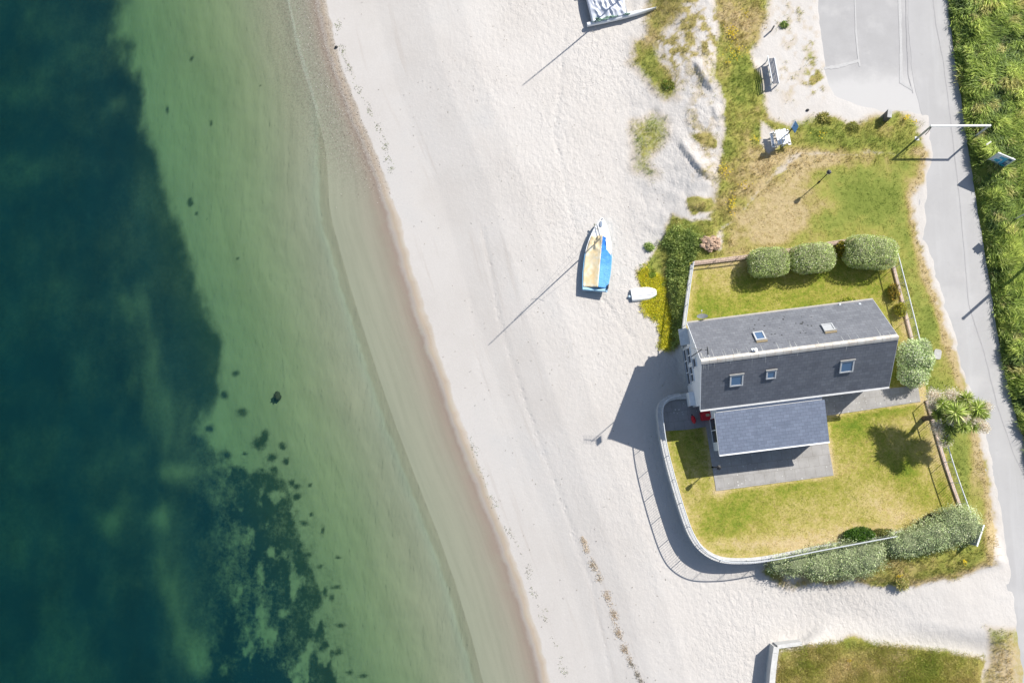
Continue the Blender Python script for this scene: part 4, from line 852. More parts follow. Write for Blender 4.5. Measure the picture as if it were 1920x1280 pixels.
# low succulent mat at the dune edge, yellow-green
def mat_plant():
    n = 9000; px = RNG.uniform(1195, 1270, n); py = RNG.uniform(490, 665, n); P = UHn(px, py); c, d, y = masks(P[:, 0], P[:, 1], P[:, 2]); k = RNG.random(n) < y * (.6 + 1.2 * fbm(P[:, 0] * 2, P[:, 1] * 2, 111)); P = P[k]
    Q = np.repeat(P, 7, 0) + RNG.normal(0, .05, (len(P) * 7, 3)) * np.array([1, 1, .3]); Q[:, 2] += .05
    D = RNG.normal(size=(len(Q), 3)); D[:, 2] = np.abs(D[:, 2]) * .8 + .2
    g = (fbm(Q[:, 0] * 1.5, Q[:, 1] * 1.5, 112) > .12)[:, None]; c = np.where(g, pal(len(Q), [(.25, .38, .05), (.4, .5, .08)]), pal(len(Q), [(.9, .78, .05), (.75, .72, .05), (.95, .82, .08), (.5, .55, .06)]))
    o = plant_mesh('ground_cover', [leaves(Q, D, .09, .035, c, .1)]); tag(o, 'low yellow-green creeping plants spreading on the sand beside the upturned tender', 'ground cover', kind='stuff')
mat_plant()
def green_scrub():
    """soft dark scrub between dune and garden wall"""
    n = 6500; px = RNG.uniform(1235, 1345, n); py = RNG.uniform(395, 660, n); P = UHn(px, py)
    w = soft([(1268, 425), (1300, 432), (1318, 445), (1310, 470), (1300, 488), (1290, 520), (1285, 560), (1282, 620), (1276, 640), (1260, 650), (1262, 560), (1250, 500), (1262, 470), (1240, 455)], px + 10 * fbm(P[:, 0], P[:, 1], 113), py, 7)
    P = P[RNG.random(n) < w * .9]; cl = fbm(P[:, 0] * 1.6, P[:, 1] * 1.6, 114) * 2; H = np.clip(.25 + .25 * cl, .08, .6); t = np.clip(.4 + .6 * cl + RNG.normal(0, .15, len(P)), 0, 1)[:, None]
    c = np.array([[.18, .28, .07]]) * (1 - t) + np.array([[.68, .74, .22]]) * t
    Q = P.copy(); Q[:, 2] += H * .5; B = np.repeat(Q, 8, 0) + RNG.normal(0, .07, (len(Q) * 8, 3)); D = RNG.normal(size=(len(B), 3)); D[:, 2] = np.abs(D[:, 2]) + .3
    o = plant_mesh('dune_scrub', [leaves(B, D, .11, .045, np.repeat(c, 8, 0) * (1 + RNG.normal(0, .2, (len(B), 1))), .1)]); tag(o, 'dark green low scrub between the sand and the garden wall', 'scrub', kind='stuff')
green_scrub()

def shrub(name, label, cat, lobes, cols, nleaf, leaf=(.09, .04), clip=False, group=None, w=None, trunk=True, jit=.06, wild=0):
    """lobes: (px, py, base z, rx, ry, rz, rot) ellipsoid/box lobes in metres; leaves cover their surface"""
    c0 = U(lobes[0][0], lobes[0][1], lobes[0][2]); t = thing(name, (c0.x, c0.y, lobes[0][2]), 0, label, cat, group)
    mb = MB(); parts = []; areas = [l[3] * l[4] + l[4] * l[5] + l[3] * l[5] for l in lobes]; A = sum(areas)
    inside = []
    for l, ar in zip(lobes, areas):
        px, py, zb_, rx, ry, rz, rot = l; zc = zb_ + rz * (.98 if clip else .9); C0 = U(px, py, zc); cx, cy = C0.x - c0.x, C0.y - c0.y; zl = zc - lobes[0][2]; inside.append((cx, cy, zl, rx, ry, rz, rot))
    for (cx, cy, zl, rx, ry, rz, rot), ar in zip(inside, areas):
        n = int(nleaf * ar / A); d = unit(RNG.normal(size=(n, 3))); e = 3.8 if clip else 2.0 + wild
        k = (np.abs(d[:, 0]) ** e + np.abs(d[:, 1]) ** e + np.abs(d[:, 2]) ** e) ** (-1 / e)
        rr = 1 + RNG.normal(0, jit * (.6 if clip else 1), n) + (0 if clip else (.22 + .24 * wild) * fbm(d[:, 0] * 2.2 + cx * 3, d[:, 1] * 2.2 + d[:, 2] * 1.9 + cy * 3, 121 + int(rx * 100)) * 2)
        if clip: rr = rr + .05 * fbm(d[:, 0] * 5 + cx, d[:, 1] * 5 + d[:, 2] * 3, 129) * 2
        q = d * (k * rr)[:, None] * np.array([[rx, ry, rz]]); ca, sa = math.cos(rot), math.sin(rot)
        P = np.stack([cx + q[:, 0] * ca - q[:, 1] * sa, cy + q[:, 0] * sa + q[:, 1] * ca, zl + q[:, 2]], 1)
        keep = P[:, 2] > .02
        for j, (ox, oy, oz, orx, ory, orz, orot) in enumerate(inside):      # leaves buried inside another lobe are dropped
            if (ox, oy) == (cx, cy): continue
            u = (P[:, 0] - ox) * math.cos(orot) + (P[:, 1] - oy) * math.sin(orot); v = -(P[:, 0] - ox) * math.sin(orot) + (P[:, 1] - oy) * math.cos(orot)
            keep &= ((u / orx) ** 2 + (v / ory) ** 2 + ((P[:, 2] - oz) / orz) ** 2) > .7
        P = P[keep]; d2 = d[keep]; nrm = d2 * np.array([[1 / rx, 1 / ry, 1 / rz]]); nrm = unit(np.stack([nrm[:, 0] * ca - nrm[:, 1] * sa, nrm[:, 0] * sa + nrm[:, 1] * ca, nrm[:, 2]], 1))
        D = unit(nrm * .6 + RNG.normal(size=nrm.shape) * .6); cc = pal(len(P), cols, .2, w)
        patch = fbm(P[:, 0] * 3 + c0.x, P[:, 1] * 3 + c0.y + P[:, 2], 131)[:, None]; cc = np.clip(cc * (1 + patch * (1.1 + .5 * wild)), .004, 1)
        parts.append(leaves(P - D * .02, D, leaf[0] * RNG.uniform(.7, 1.3, len(P)), leaf[1], cc, .05, unit(nrm + RNG.normal(size=nrm.shape) * .5)))
        mm = Matrix.Rotation(rot, 3, 'Z'); b = len(mb.v); nu, nv = 20, 12; vs = []; fs = []
        for jj in range(nv + 1):
            th = math.pi * jj / nv
            for ii in range(nu):
                ph = 2 * math.pi * ii / nu; dd = np.array([math.sin(th) * math.cos(ph), math.sin(th) * math.sin(ph), math.cos(th)]); kk_ = (abs(dd) ** e).sum() ** (-1 / e) * .88
                v = mm @ Vector((dd[0] * kk_ * rx, dd[1] * kk_ * ry, dd[2] * kk_ * rz)); vs.append((cx + v.x, cy + v.y, max(.0, zl + v.z)))
        for jj in range(nv):
            for ii in range(nu): fs.append((jj * nu + ii, (jj + 1) * nu + ii, (jj + 1) * nu + (ii + 1) % nu, jj * nu + (ii + 1) % nu))
        mb.add(vs, fs)
    cr = plant_mesh('crown', parts, t); mb.build('shade_core', inner_mat(cols), cr, True)  # solid core under the leaves, its dark colour paints the shade in the gaps
    if trunk:
        mb = MB(); mb.tube([(0, 0, -.1), (.03, .02, .35), (.0, .05, .7)], [.07, .055, .04]); mb.build('trunk', MAT['trunk'], t, True)
    return t
CLIPC = [(.42, .54, .15), (.56, .66, .24), (.68, .74, .38), (.88, .80, .58), (.28, .38, .12)]
CW = [.3, .27, .2, .1, .13]
G3 = 'clipped bushes along the lawn wall'
shrub('clipped_bush', 'squarish clipped green bush, the westmost of the trio on the lawn wall', 'bush', [(1441, 492, 0, 1.12, .82, .78, .05)], CLIPC, 9000, (.075, .04), True, G3, CW)
shrub('clipped_bush', 'clipped bush with straw-coloured top between the square bush and the big one', 'bush', [(1522, 484, 0, 1.22, .82, .80, .08)], CLIPC, 9500, (.075, .04), True, G3, [.25, .25, .2, .18, .12])
shrub('clipped_bush', 'largest clipped bush, wide and rounded, at the road corner of the lawn wall', 'bush', [(1631, 473, 0, 1.46, .92, .85, -.1)], CLIPC, 12000, (.075, .04), True, G3, [.22, .27, .25, .12, .14])
shrub('variegated_shrub', 'pale green shrub in two lobes beside the road gable of the cottage', 'shrub', [(1713, 668, 0, .85, .95, .95, .2), (1726, 655, .35, .55, .6, .7, 0), (1712, 703, 0, .80, .70, .8, 0), (1732, 672, .2, .5, .8, .8, 0), (1700, 688, .0, .45, .5, .55, 0)], [(.55, .68, .30), (.72, .82, .45), (.84, .88, .62), (.32, .46, .16)], 11000, (.10, .05), w=[.3, .3, .2, .2])
HC = [(.50, .60, .28), (.60, .72, .36), (.70, .80, .46), (.72, .72, .46), (.34, .42, .17)]
shrub('grey_hedge', 'grey-green hedge section outside the curved rail, beach end of the pair', 'hedge', [(1464, 1056, -.55, .75, .5, .5, .1), (1500, 1053, -.5, 1.1, .66, .58, .15), (1533, 1055, -.45, .8, .8, .66, -.1), (1556, 1048, -.4, 1.3, .85, .62, .1), (1590, 1044, -.4, 1.2, .95, .68, .1), (1622, 1040, -.35, .95, .9, .72, .0), (1572, 1066, -.45, 1.1, .5, .5, .1), (1608, 1058, -.4, .9, .6, .55, .1), (1640, 1034, -.3, .5, .6, .66, .1)], HC, 26000, (.085, .038), wild=.9, jit=.14)
shrub('grey_hedge', 'grey-green hedge section rising to the garden corner beside the road', 'hedge', [(1680, 1019, -.2, .75, .6, .7, .2), (1705, 1014, -.15, 1.0, .7, .74, .25), (1738, 1005, -.1, 1.1, .74, .78, .25), (1762, 998, 0, 1.1, .8, .8, .3), (1788, 988, 0, 1.0, .95, .88, .3), (1806, 981, 0, .75, .72, .95, .0), (1790, 970, 0, .9, .55, .8, .2), (1722, 1022, -.2, .9, .45, .5, .25)], HC, 24000, (.085, .038), wild=.9, jit=.14)
shrub('green_bush', 'bright dark-green feathery bush on the lawn edge between hedge and rail', 'bush', [(1612, 1003, 0, .75, .4, .35, .1), (1600, 1005, 0, .5, .35, .3, 0)], [(.05, .13, .01), (.09, .2, .015), (.14, .28, .02), (.02, .06, .01)], 5000, (.13, .03), trunk=False)
shrub('garden_plant', 'small sprawling yellow-green plant beside the feathery bush', 'plant', [(1650, 999, 0, .42, .25, .18, .1), (1665, 998, 0, .3, .2, .15, 0)], [(.3, .3, .06), (.2, .25, .05), (.45, .4, .15), (.06, .08, .02)], 1500, (.09, .04), trunk=False)
shrub('garden_plant', 'dark brown leggy plant at the lawn end of the upper hedge', 'plant', [(1738, 978, 0, .4, .22, .25, .2), (1750, 968, 0, .28, .2, .3, 0)], [(.08, .07, .03), (.16, .13, .07), (.05, .07, .02)], 1300, (.1, .04), trunk=False)
shrub('flowering_bush', 'thin orange-flowered bush on the wall near the biggest clipped bush', 'bush', [(1676, 548, 0, .32, .5, .3, .1)], [(.55, .3, .03), (.6, .45, .05), (.12, .15, .03), (.3, .3, .06)], 700, (.08, .04), trunk=False)
shrub('flowering_bush', 'thin yellow-flowered bush on the wall beside the road gable of the cottage', 'bush', [(1689, 580, 0, .35, .42, .3, .1)], [(.62, .5, .04), (.5, .5, .05), (.12, .17, .03), (.3, .33, .06)], 800, (.08, .04), trunk=False)
shrub('flowering_bush', 'yellow-green flowering plant against the lawn side of the cottage wall', 'bush', [(1590, 566, 0, .5, .25, .3, .12)], [(.6, .6, .08), (.4, .45, .05), (.15, .2, .03)], 1000, (.12, .03), trunk=False)
shrub('flowering_bush', 'yellow-flowered bush squeezed between the two larger clipped bushes', 'bush', [(1577, 466, 0, .22, .45, .55, .0)], [(.55, .42, .02), (.2, .22, .03), (.08, .1, .02)], 900, (.08, .04), trunk=False)
def lone(px, py, r, h, label, cols=((.3, .42, .1), (.5, .58, .18), (.2, .3, .07))):
    shrub('small_plant', label, 'plant', [(px + dx * r * 31, py + dy * r * 31, UH(px, py).z - .05, r * q, r * .8 * q, h * q, random.random() * 3) for dx, dy, q in ((0, 0, .8), (.5, .3, .55), (-.5, -.2, .6), (.1, -.5, .45))], list(cols), int(2600 * r), (.16, .035), trunk=False, jit=.2)
lone(1218, 463, .26, .16, 'small green tuft alone on the sand nearest the sailing dinghy')
lone(1470, 47, .22, .15, 'small dark green tuft on the bare sand near the car park')
lone(1255, 160, .36, .14, 'dark green plant on the seaward tip of the upper dune grass', ((.16, .26, .04), (.3, .38, .07), (.5, .46, .1)))
lone(1600, 238, .34, .14, 'olive tussock bush at the edge of the gravel below the car park', ((.3, .34, .07), (.5, .46, .14), (.36, .38, .08)))
lone(1545, 222, .4, .16, 'yellow-olive bush beside the gravel, seaward of the stone block', ((.4, .4, .08), (.62, .54, .18), (.42, .42, .1)))
lone(1690, 1092, .42, .35, 'yellow-green tussock leaning out over the sand below the hedge', ((.5, .47, .12), (.66, .55, .24), (.3, .33, .08)))
lone(1525, 1080, .35, .28, 'grey-green tussock over the sand at the foot of the lower hedge', ((.36, .4, .16), (.5, .48, .24), (.2, .26, .08)))

# cabbage palm
def palm():
    base = U(1733, 784, 0); t = thing('cabbage_palm', base, 0, 'tall cabbage palm with spiky leaf heads and creamy flower plumes over the garden rail', 'tree')
    B = Vector(base); top = U(1778, 777, 2.7) - B; fork = Vector((.32, .10, 1.45))
    mb = MB(); mb.tube([(-.02, -.01, -.1), (.02, .0, .4), (.12, .04, .9), fork], [.17, .145, .13, .12], 12); mb.tube([fork, fork.lerp(top, .5) + Vector((0, 0, .1)), top], [.11, .09, .07], 10); mb.build('trunk', MAT['trunk'], t, True)
    heads = [(1792, 773, 3.35, .66, 0), (1767, 757, 3.0, .46, 0), (1832, 766, 3.1, .60, 0), (1812, 747, 3.1, .45, 0), (1804, 797, 3.1, .48, 1), (1782, 805, 2.7, .46, 1), (1757, 775, 2.5, .40, 1), (1823, 797, 2.8, .46, 0), (1792, 752, 2.9, .46, 0), (1796, 786, 2.8, .5, 1), (1775, 822, 2.4, .36, 1), (1843, 775, 2.7, .42, 1), (1812, 773, 3.0, .5, 1), (1775, 790, 2.6, .42, 1)]
    for px, py, z, r, dk in heads:
        c = U(px, py, z) - B; mb = MB(); mb.tube([top + (c - top) * -.1, top.lerp(c, .5) - Vector((0, 0, .12)), c], [.06, .045, .035], 6); br = mb.build('branch', MAT['trunk'], t, True)
        n = int(190 * r / .5); d = unit(RNG.normal(size=(n, 3))); d[:, 2] = np.abs(d[:, 2]) * .9 - .18; d = unit(d); P = np.tile(np.array(c)[None], (n, 1)) + d * .03
        col = pal(n, [(.6, .72, .18), (.88, .9, .42), (.46, .58, .13), (.3, .38, .09)] if not dk else [(.4, .5, .12), (.26, .34, .08), (.62, .68, .22)], .2)
        plant_mesh('crown', [leaves(P, d, r * 1.12 * RNG.uniform(.7, 1.15, n), .06, col, .12)], t)
    for px, py, z, r in [(1752, 743, 2.9, .36), (1785, 741, 3.0, .32), (1764, 806, 2.5, .32), (1771, 828, 2.3, .26), (1809, 782, 3.35, .2), (1848, 762, 3.1, .26), (1838, 795, 2.8, .26), (1846, 802, 2.7, .22), (1748, 762, 2.5, .2), (1757, 798, 2.6, .22), (1828, 787, 3.0, .2), (1786, 790, 3.0, .18)]:
        c = np.array(U(px, py, z) - B); n = int(1500 * r / .3); q = RNG.normal(size=(n, 3)) * np.array([[r * .62, r * .55, r * .4]]); P = c[None] + q; n = n
        plant_mesh('flower_plume', [leaves(P, RNG.normal(size=(n, 3)), .065, .045, pal(n, [(.88, .80, .66), (.8, .70, .55), (.92, .88, .78), (.7, .58, .44)], .12))], t)
palm()

# ------------------------------------------------------------------ boats
def loft(stations, mb, m=0, close=True):
    """stations: list of rings (same count)"""
    n = len(stations[0]); vs = [v for r in stations for v in r]; fs = []
    for i in range(len(stations) - 1):
        for k in range(n - 1): fs.append((i * n + k, (i + 1) * n + k, (i + 1) * n + k + 1, i * n + k + 1))
    mb.add(vs, fs, m)
def sailing_dinghy():
    zs = UH(1118, 480).z; bow = U(1131, 410, zs + .5); st = U(1117, 544, zs + .45); ax = bow - st; L = math.hypot(ax.x, ax.y)
    t = thing('sailing_dinghy', ((bow.x + st.x) / 2, (bow.y + st.y) / 2, zs + .02), math.atan2(ax.y, ax.x), 'beached sailing dinghy with cream and blue cover, white bow and upright mast', 'sailing dinghy')
    # local x forward, y to port (picture left), heeled a little to port
    t.rotation_euler = (rad(-7), 0, math.atan2(ax.y, ax.x)); hl = L / 2
    prof = lambda u: .84 * (1 - max(0, (u - .35) / .65) ** 2.1) ** .85 * (.86 + .14 * min(1, u / .3 + .25)) if u < 1 else .0      # half beam, u 0 stern..1 bow
    N = 22; rings = []
    for i in range(N + 1):
        u = i / N; x = -hl + L * u; b = max(.012, prof(u)); sh = .50 + .14 * u * u; k = .02 + .30 * max(0, u - .75) ** 1.5 * 4 * .5
        rings.append([(x, b, sh), (x, b * .96, sh * .55 + k * .4), (x, b * .72, .14 + k), (x, b * .3, .03 + k), (x, 0, k * .9), (x, -b * .3, .03 + k), (x, -b * .72, .14 + k), (x, -b * .96, sh * .55 + k * .4), (x, -b, sh)])
    mb = MB(); loft(rings, mb); mb.add(rings[0], [tuple(range(9))]); mb.build('hull', MAT['lightblue'], t, True)
    mb = MB(); r1 = [[(r[0][0] + (.0 if i else -.03), r[0][1] * s + math.copysign(.02, s), r[0][2] + .02) for s in (1,)] for i, r in enumerate(rings)]
    for s in (1, -1):
        mb.tube([(r[0][0], s * (r[0][1] + .008), r[0][2] + .01) for r in rings[:12]], .028, 6, 0); mb.tube([(r[0][0], s * (r[0][1] + .006), r[0][2] + .012) for r in rings[11:]], .028, 6, 1)
    mb.build('gunwale', [MAT['lightblue'], MAT['gel']], t, True)
    # white foredeck
    mb = MB(); vs = []; fs = []; K = [i for i in range(N + 1) if i / N >= .66]
    for i in K:
        x, b, z = rings[i][0]; 
        for s in (1, .5, 0, -.5, -1): vs.append((x, b * s * .995, z + .015 + .07 * (1 - s * s) * min(1, b * 2)))
    for a in range(len(K) - 1):
        for k in range(4): fs.append((a * 5 + k, (a + 1) * 5 + k, (a + 1) * 5 + k + 1, a * 5 + k + 1))
    mb.add(vs, fs); fd = mb.build('foredeck', MAT['gel'], t, True)
    mb = MB(); mb.ellipsoid((hl - .42, .03, .69), (.20, .11, .03), 14, 6); mb.build('hatch', plain('grey_hatch', (.25, .3, .38), .5), fd, True)
    mb = MB(); mb.box((hl - .1, 0, .66), (.12, .05, .05)); mb.build('bow_fitting', MAT['dark'], fd, bevel=.01)
    # starboard side deck strip, white forward
    mb = MB(); vs = []; fs = []; K = [i for i in range(N + 1) if .44 <= i / N <= .70]
    for i in K:
        x, b, z = rings[i][0]; vs += [(x, -b * .995, z + .02), (x, -b * .60, z + .06)]
    for a in range(len(K) - 1): fs.append((2 * a, 2 * a + 1, 2 * a + 3, 2 * a + 2))
    mb.add(vs, fs); mb.build('side_deck', MAT['gel'], t, True)
    # cover: cream port slope, blue starboard slope, ridge a little to starboard
    mx_, my_, = .95, -.02
    def cover(side, name, mat, u0, u1, amp):
        NU, NV = 34, 14; vs = []; fs = []
        for i in range(NU + 1):
            u = u0 + (u1 - u0) * i / NU; x = -hl + L * u; b = max(.02, prof(u)); sh = .50 + .14 * u * u; b = b * (1 - (.36 if side < 0 else .05) * float(sstep(.46, .62, u))); ry = -.20 * (1 - .25 * u); rz = sh + .26 + .20 * u
            for j in range(NV + 1):
                v = j / NV; yb = b * .99 if side > 0 else -b * .99; y = ry + (yb - ry) * v; z = rz + (sh + .03 - rz) * (v ** .9) - .03 * math.sin(math.pi * v)
                a = amp * (1 + 5 * sstep(.46, .66, u)); f = float(fbm(np.array([x * 3.1 + v * 2]), np.array([v * 6.0 + side * 4 - x]), 141, 4)[0]) + .5 * float(fbm(np.array([x * 9]), np.array([v * 5.]), 142, 2)[0])
                vs.append((x, y, z + a * f * math.sin(math.pi * min(1, v * .9 + .08))))
        for i in range(NU):
            for j in range(NV): q = (i * (NV + 1) + j, (i + 1) * (NV + 1) + j, (i + 1) * (NV + 1) + j + 1, i * (NV + 1) + j + 1); fs.append(q if side > 0 else q[::-1])
        mb = MB().add(vs, fs); o = mb.build(name, mat, t, True); so_ = o.modifiers.new('thickness', 'SOLIDIFY'); so_.thickness = .012; return o
    c1 = NT('cream_canvas'); tx = c1.node('ShaderNodeTexCoord').outputs['Object']; nn = c1.noise(2.4, tx, detail=5); CM = c1.fin(c1.ramp(nn, [(.3, (.82, .58, .28)), (.5, (.84, .70, .46)), (.66, (.86, .80, .66))]), .8, c1.bump(c1.noise(5, tx, detail=5), .35, .04))
    c2 = NT('blue_canvas'); tx = c2.node('ShaderNodeTexCoord').outputs['Object']; sx = c2.node('ShaderNodeSeparateXYZ'); c2.lk(tx, sx.inputs[0]); BM = c2.fin(c2.ramp(c2.math('ADD', c2.math('MULTIPLY', sx.outputs[0], .25), c2.math('MULTIPLY', c2.noise(3, tx), .5)), [(.0, (.12, .36, .68)), (.25, (.05, .24, .62)), (.5, (.01, .13, .50)), (.8, (.03, .2, .6))]), .6, c2.bump(c2.noise(5, tx, detail=5, dist=1.5), .8, .08))
    cover(1, 'cover', CM, .03, .74, .05); tag([o for o in bpy.data.objects if o.name.startswith('cover')][-1], 'sun-bleached cream half of the cover')
    cb = cover(-1, 'cover', BM, .03, .73, .06); tag(cb, 'blue crumpled half of the cover')
    mb = MB(); mb.box((-hl - .03, -.0, .45), (.10, 1.55, .09)); mb.box((-hl + .04, 0, .53), (.16, 1.5, .03)); mb.build('transom', plain('pale_blue_paint', (.42, .66, .8), .5), t, bevel=.02)
    mb = MB(); mb.box((-hl + .25, -.80, .62), (.28, .06, .08)); mb.box((-hl + .1, -.74, .58), (.06, .05, .12)); mb.build('cleat', MAT['dark'], t)
    # mast from the deck step to the surveyed truck, spreaders and stays
    bpy.context.view_layer.update(); inv = t.matrix_world.inverted() if False else (Matrix.Translation(t.location) @ t.rotation_euler.to_matrix().to_4x4()).inverted()
    b = inv @ U(1126, 447, zs + .72); top = inv @ Vector((2.71, 12.52, 6.45)); alloy = plain('mast_alloy', (.5, .5, .5), .35, .05, metal=.6)
    mb = MB(); mb.tube([b, b.lerp(top, .6), top], [.038, .034, .022], 10); ms = mb.build('mast', alloy, t, True)
    sp = b.lerp(top, .55); mb = MB(); mb.tube([sp + Vector((-.12, .42, 0)), sp, sp + Vector((-.12, -.42, 0))], .011, 6); mb.build('spreader', alloy, ms)
    mb = MB(); fr = Vector((hl - .1, 0, .66)); hd = b.lerp(top, .80)
    for q in (Vector((.62, .72, .55)), Vector((.62, -.72, .55)), fr): mb.tube([hd, q], .0045, 4)
    mb.build('rigging', alloy, ms)
    mb = MB(); mb.tube([U_ for U_ in (inv @ U(1113, 424, zs + .5), inv @ U(1120, 430, zs + .75), inv @ U(1125, 440, zs + .85), b + Vector((0, 0, .1)))], .014, 6); mb.ellipsoid(inv @ U(1115, 421, zs + .5), (.09, .07, .05), 8, 5); mb.build('rope', MAT['rope'], t, True)
sailing_dinghy()

def catamaran():
    zs = UH(1165, 30).z; st = U(1101, 46, zs + .35); bow = U(1230, 17, zs + .3); ax = bow - st; ang = math.atan2(ax.y, ax.x); L = math.hypot(ax.x, ax.y)
    t = thing('catamaran', ((bow.x + st.x) / 2, (bow.y + st.y) / 2, zs + .02), ang, 'beached white catamaran under a crumpled grey cover at the dune edge', 'catamaran'); hl = L / 2; BW = 2.25
    def hull(y0):
        N = 24; rings = []
        for i in range(N + 1):
            u = i / N; x = -hl + L * u; b = .17 * (1 - max(0, (u - .45) / .55) ** 1.8) * (.75 + .25 * min(1, u * 4)); b = max(b, .012); top = .42 + .10 * u; k = .01 + .2 * max(0, u - .7) ** 1.3
            rings.append([(x, y0 + b * .55, top), (x, y0 + b, top - .08), (x, y0 + b * .9, k + .2), (x, y0 + b * .3, k), (x, y0 - b * .3, k), (x, y0 - b * .9, k + .2), (x, y0 - b, top - .08), (x, y0 - b * .55, top), (x, y0 + b * .55, top)])
        mb = MB(); loft(rings, mb); mb.add(rings[0][:-1], [tuple(range(8))]); mb.add(rings[-1][:-1], [tuple(range(8))[::-1]]); mb.build('hull', MAT['gel'], t, True)
    hull(0); hull(BW)
    for u in (.12, .58):
        mb = MB(); mb.tube([(-hl + L * u, -.1, .46), (-hl + L * u, BW + .1, .46)], .04, 8); mb.build('crossbeam', MAT['galv'], t, True)
    NU, NV = 52, 52; vs = []; fs = []; X0, X1 = -hl + .30, -hl + L * .575
    for i in range(NU + 1):
        for j in range(NV + 1):
            x = X0 + (X1 - X0) * i / NU; y = -.08 + (BW + .1) * j / NV; e = min(i, NU - i, j, NV - j) / NU
            a1_ = float(fbm(np.array([x * 2.6 + y * .6]), np.array([y * 1.1]), 151, 3)[0]); f = (1 - abs(a1_) * 5) * .16 + .06 * float(fbm(np.array([x * 8.]), np.array([y * 5.]), 152, 3)[0])
            vs.append((x, y, .54 + max(-.05, f) * min(1, e * 6) + .10 * (1 - (2 * j / NV - 1) ** 2) - (.16 if j in (0, NV) or i in (0, NU) else 0)))
    for i in range(NU):
        for j in range(NV): fs.append((i * (NV + 1) + j, (i + 1) * (NV + 1) + j, (i + 1) * (NV + 1) + j + 1, i * (NV + 1) + j + 1))
    cm = plain('pale_grey_tarpaulin', (.52, .54, .6), .35, .1, 3, spec=.6); o = MB().add(vs, fs).build('cover', cm, t, True)
    # bundled green net along the hull
    mb = MB()
    for k in range(26):
        x = X0 + .05 + (X1 - X0 + .1) * random.random(); y = .02 + random.uniform(-.09, .10); pts = [Vector((x + (q - 1.5) * .11, y + random.uniform(-.05, .05), .56 + random.uniform(-.03, .06))) for q in range(4)]; mb.tube(pts, random.uniform(.018, .035), 6)
    mb.build('net', plain('green_net', (.2, .3, .24), .9, .35, 25), t, True)
    mb = MB(); b = Vector((-hl + L * .58, BW / 2, .5)); mb.tube([b, b + Vector((.1, 0, 4)), b + Vector((-.05, 0, 7.75))], [.05, .045, .03], 8); mb.build('mast', plain('cat_mast', (.5, .5, .5), .4, metal=.5), t, True)
catamaran()

def tender():
    zs = UH(1206, 550).z; a = U(1184, 553, zs + .2); b = U(1231, 547, zs + .2); ax = b - a; L = math.hypot(ax.x, ax.y); ang = math.atan2(ax.y, ax.x)
    t = thing('upturned_tender', ((a.x + b.x) / 2, (a.y + b.y) / 2, zs), ang, 'small white tender lying upside down between bare sand and yellow-green plants', 'dinghy'); N = 16; rings = []
    for i in range(N + 1):
        u = i / N; x = -L / 2 + L * u; w = .43 * (1 - .55 * max(0, (u - .5) / .5) ** 2.2) * (.93 + .07 * min(1, u * 3)); h = .26 - .10 * max(0, u - .6) ** 1.2 * 2; r = []
        for q in (-1, -.97, -.8, -.42, -.34, -.26, 0, .26, .34, .42, .8, .97, 1):
            z = h * (1 - abs(q) ** 4) ** .5 if abs(q) < 1 else 0; z = z + (-.035 if abs(abs(q) - .34) < .02 else 0); r.append((x, w * q, max(0, z)))
        rings.append(r)
    mb = MB(); loft(rings, mb); mb.add(rings[0], [tuple(range(13))[::-1]]); mb.add(rings[-1], [tuple(range(13))]); mb.build('hull', MAT['gel'], t)
    mb = MB(); mb.box((0, 0, .265), (L * .84, .035, .03)); mb.build('keel', MAT['gel'], t, bevel=.008)
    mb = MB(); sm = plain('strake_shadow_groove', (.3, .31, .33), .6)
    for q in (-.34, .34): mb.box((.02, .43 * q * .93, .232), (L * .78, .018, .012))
    mb.build('groove_shade', sm, t)  # grey strips paint the shade inside the two hull grooves
    mb = MB(); mb.ellipsoid((-L / 2 - .12, -.06, .09), (.10, .09, .09), 10, 6); mb.tube([(-L / 2 - .1, -.13, .06), (-L / 2 + .02, -.1, .08)], .03, 6); mb.build('fender', plain('pale_blue_fender', (.55, .68, .78), .5), t, True)
tender()

# ------------------------------------------------------------------ street furniture
def bench():
    zs = UH(1448, 140).z; a = U(1444, 109, zs + .45); b = U(1453, 158, zs + .45); ax = b - a; L = math.hypot(ax.x, ax.y)
    t = thing('park_bench', (*(a.lerp(b, .5).to_2d()), zs), math.atan2(ax.y, ax.x), 'long bench with white rails and dark slats on the sand below the car park', 'bench')
    mb = MB(); m = plain('dark_slats', (.06, .075, .11), .6)
    for k in range(4): mb.box((0, .20 - .09 * k, .45), (L - .06, .06, .04))
    mb.build('seat', m, t); mb = MB(); tilt = Matrix.Rotation(rad(14), 3, 'X')
    for k in range(3): mb.box((0, -.17 - .03 * k, .54 + .11 * k), (L - .06, .03, .07), R=tilt)
    mb.build('backrest', m, t)
    mb = MB(); mb.box((0, .265, .455), (L, .04, .05)); mb.build('front_rail', MAT['white'], t, bevel=.008)
    mb = MB(); mb.box((0, -.27, .88), (L, .045, .05)); mb.build('back_rail', MAT['white'], t, bevel=.008)
    for q in (-1, 0, 1):
        for y, h in ((.24, .44), (-.18, .42)):
            mb = MB(); mb.box((q * (L / 2 - .08), y, h / 2 - .05), (.06, .06, h + .1)); mb.build('leg', MAT['white'], t)
        mb = MB(); mb.tube([(q * (L / 2 - .08), -.18, .40), (q * (L / 2 - .08), -.26, .87)], .028, 6); mb.build('back_post', MAT['white'], t)
bench()
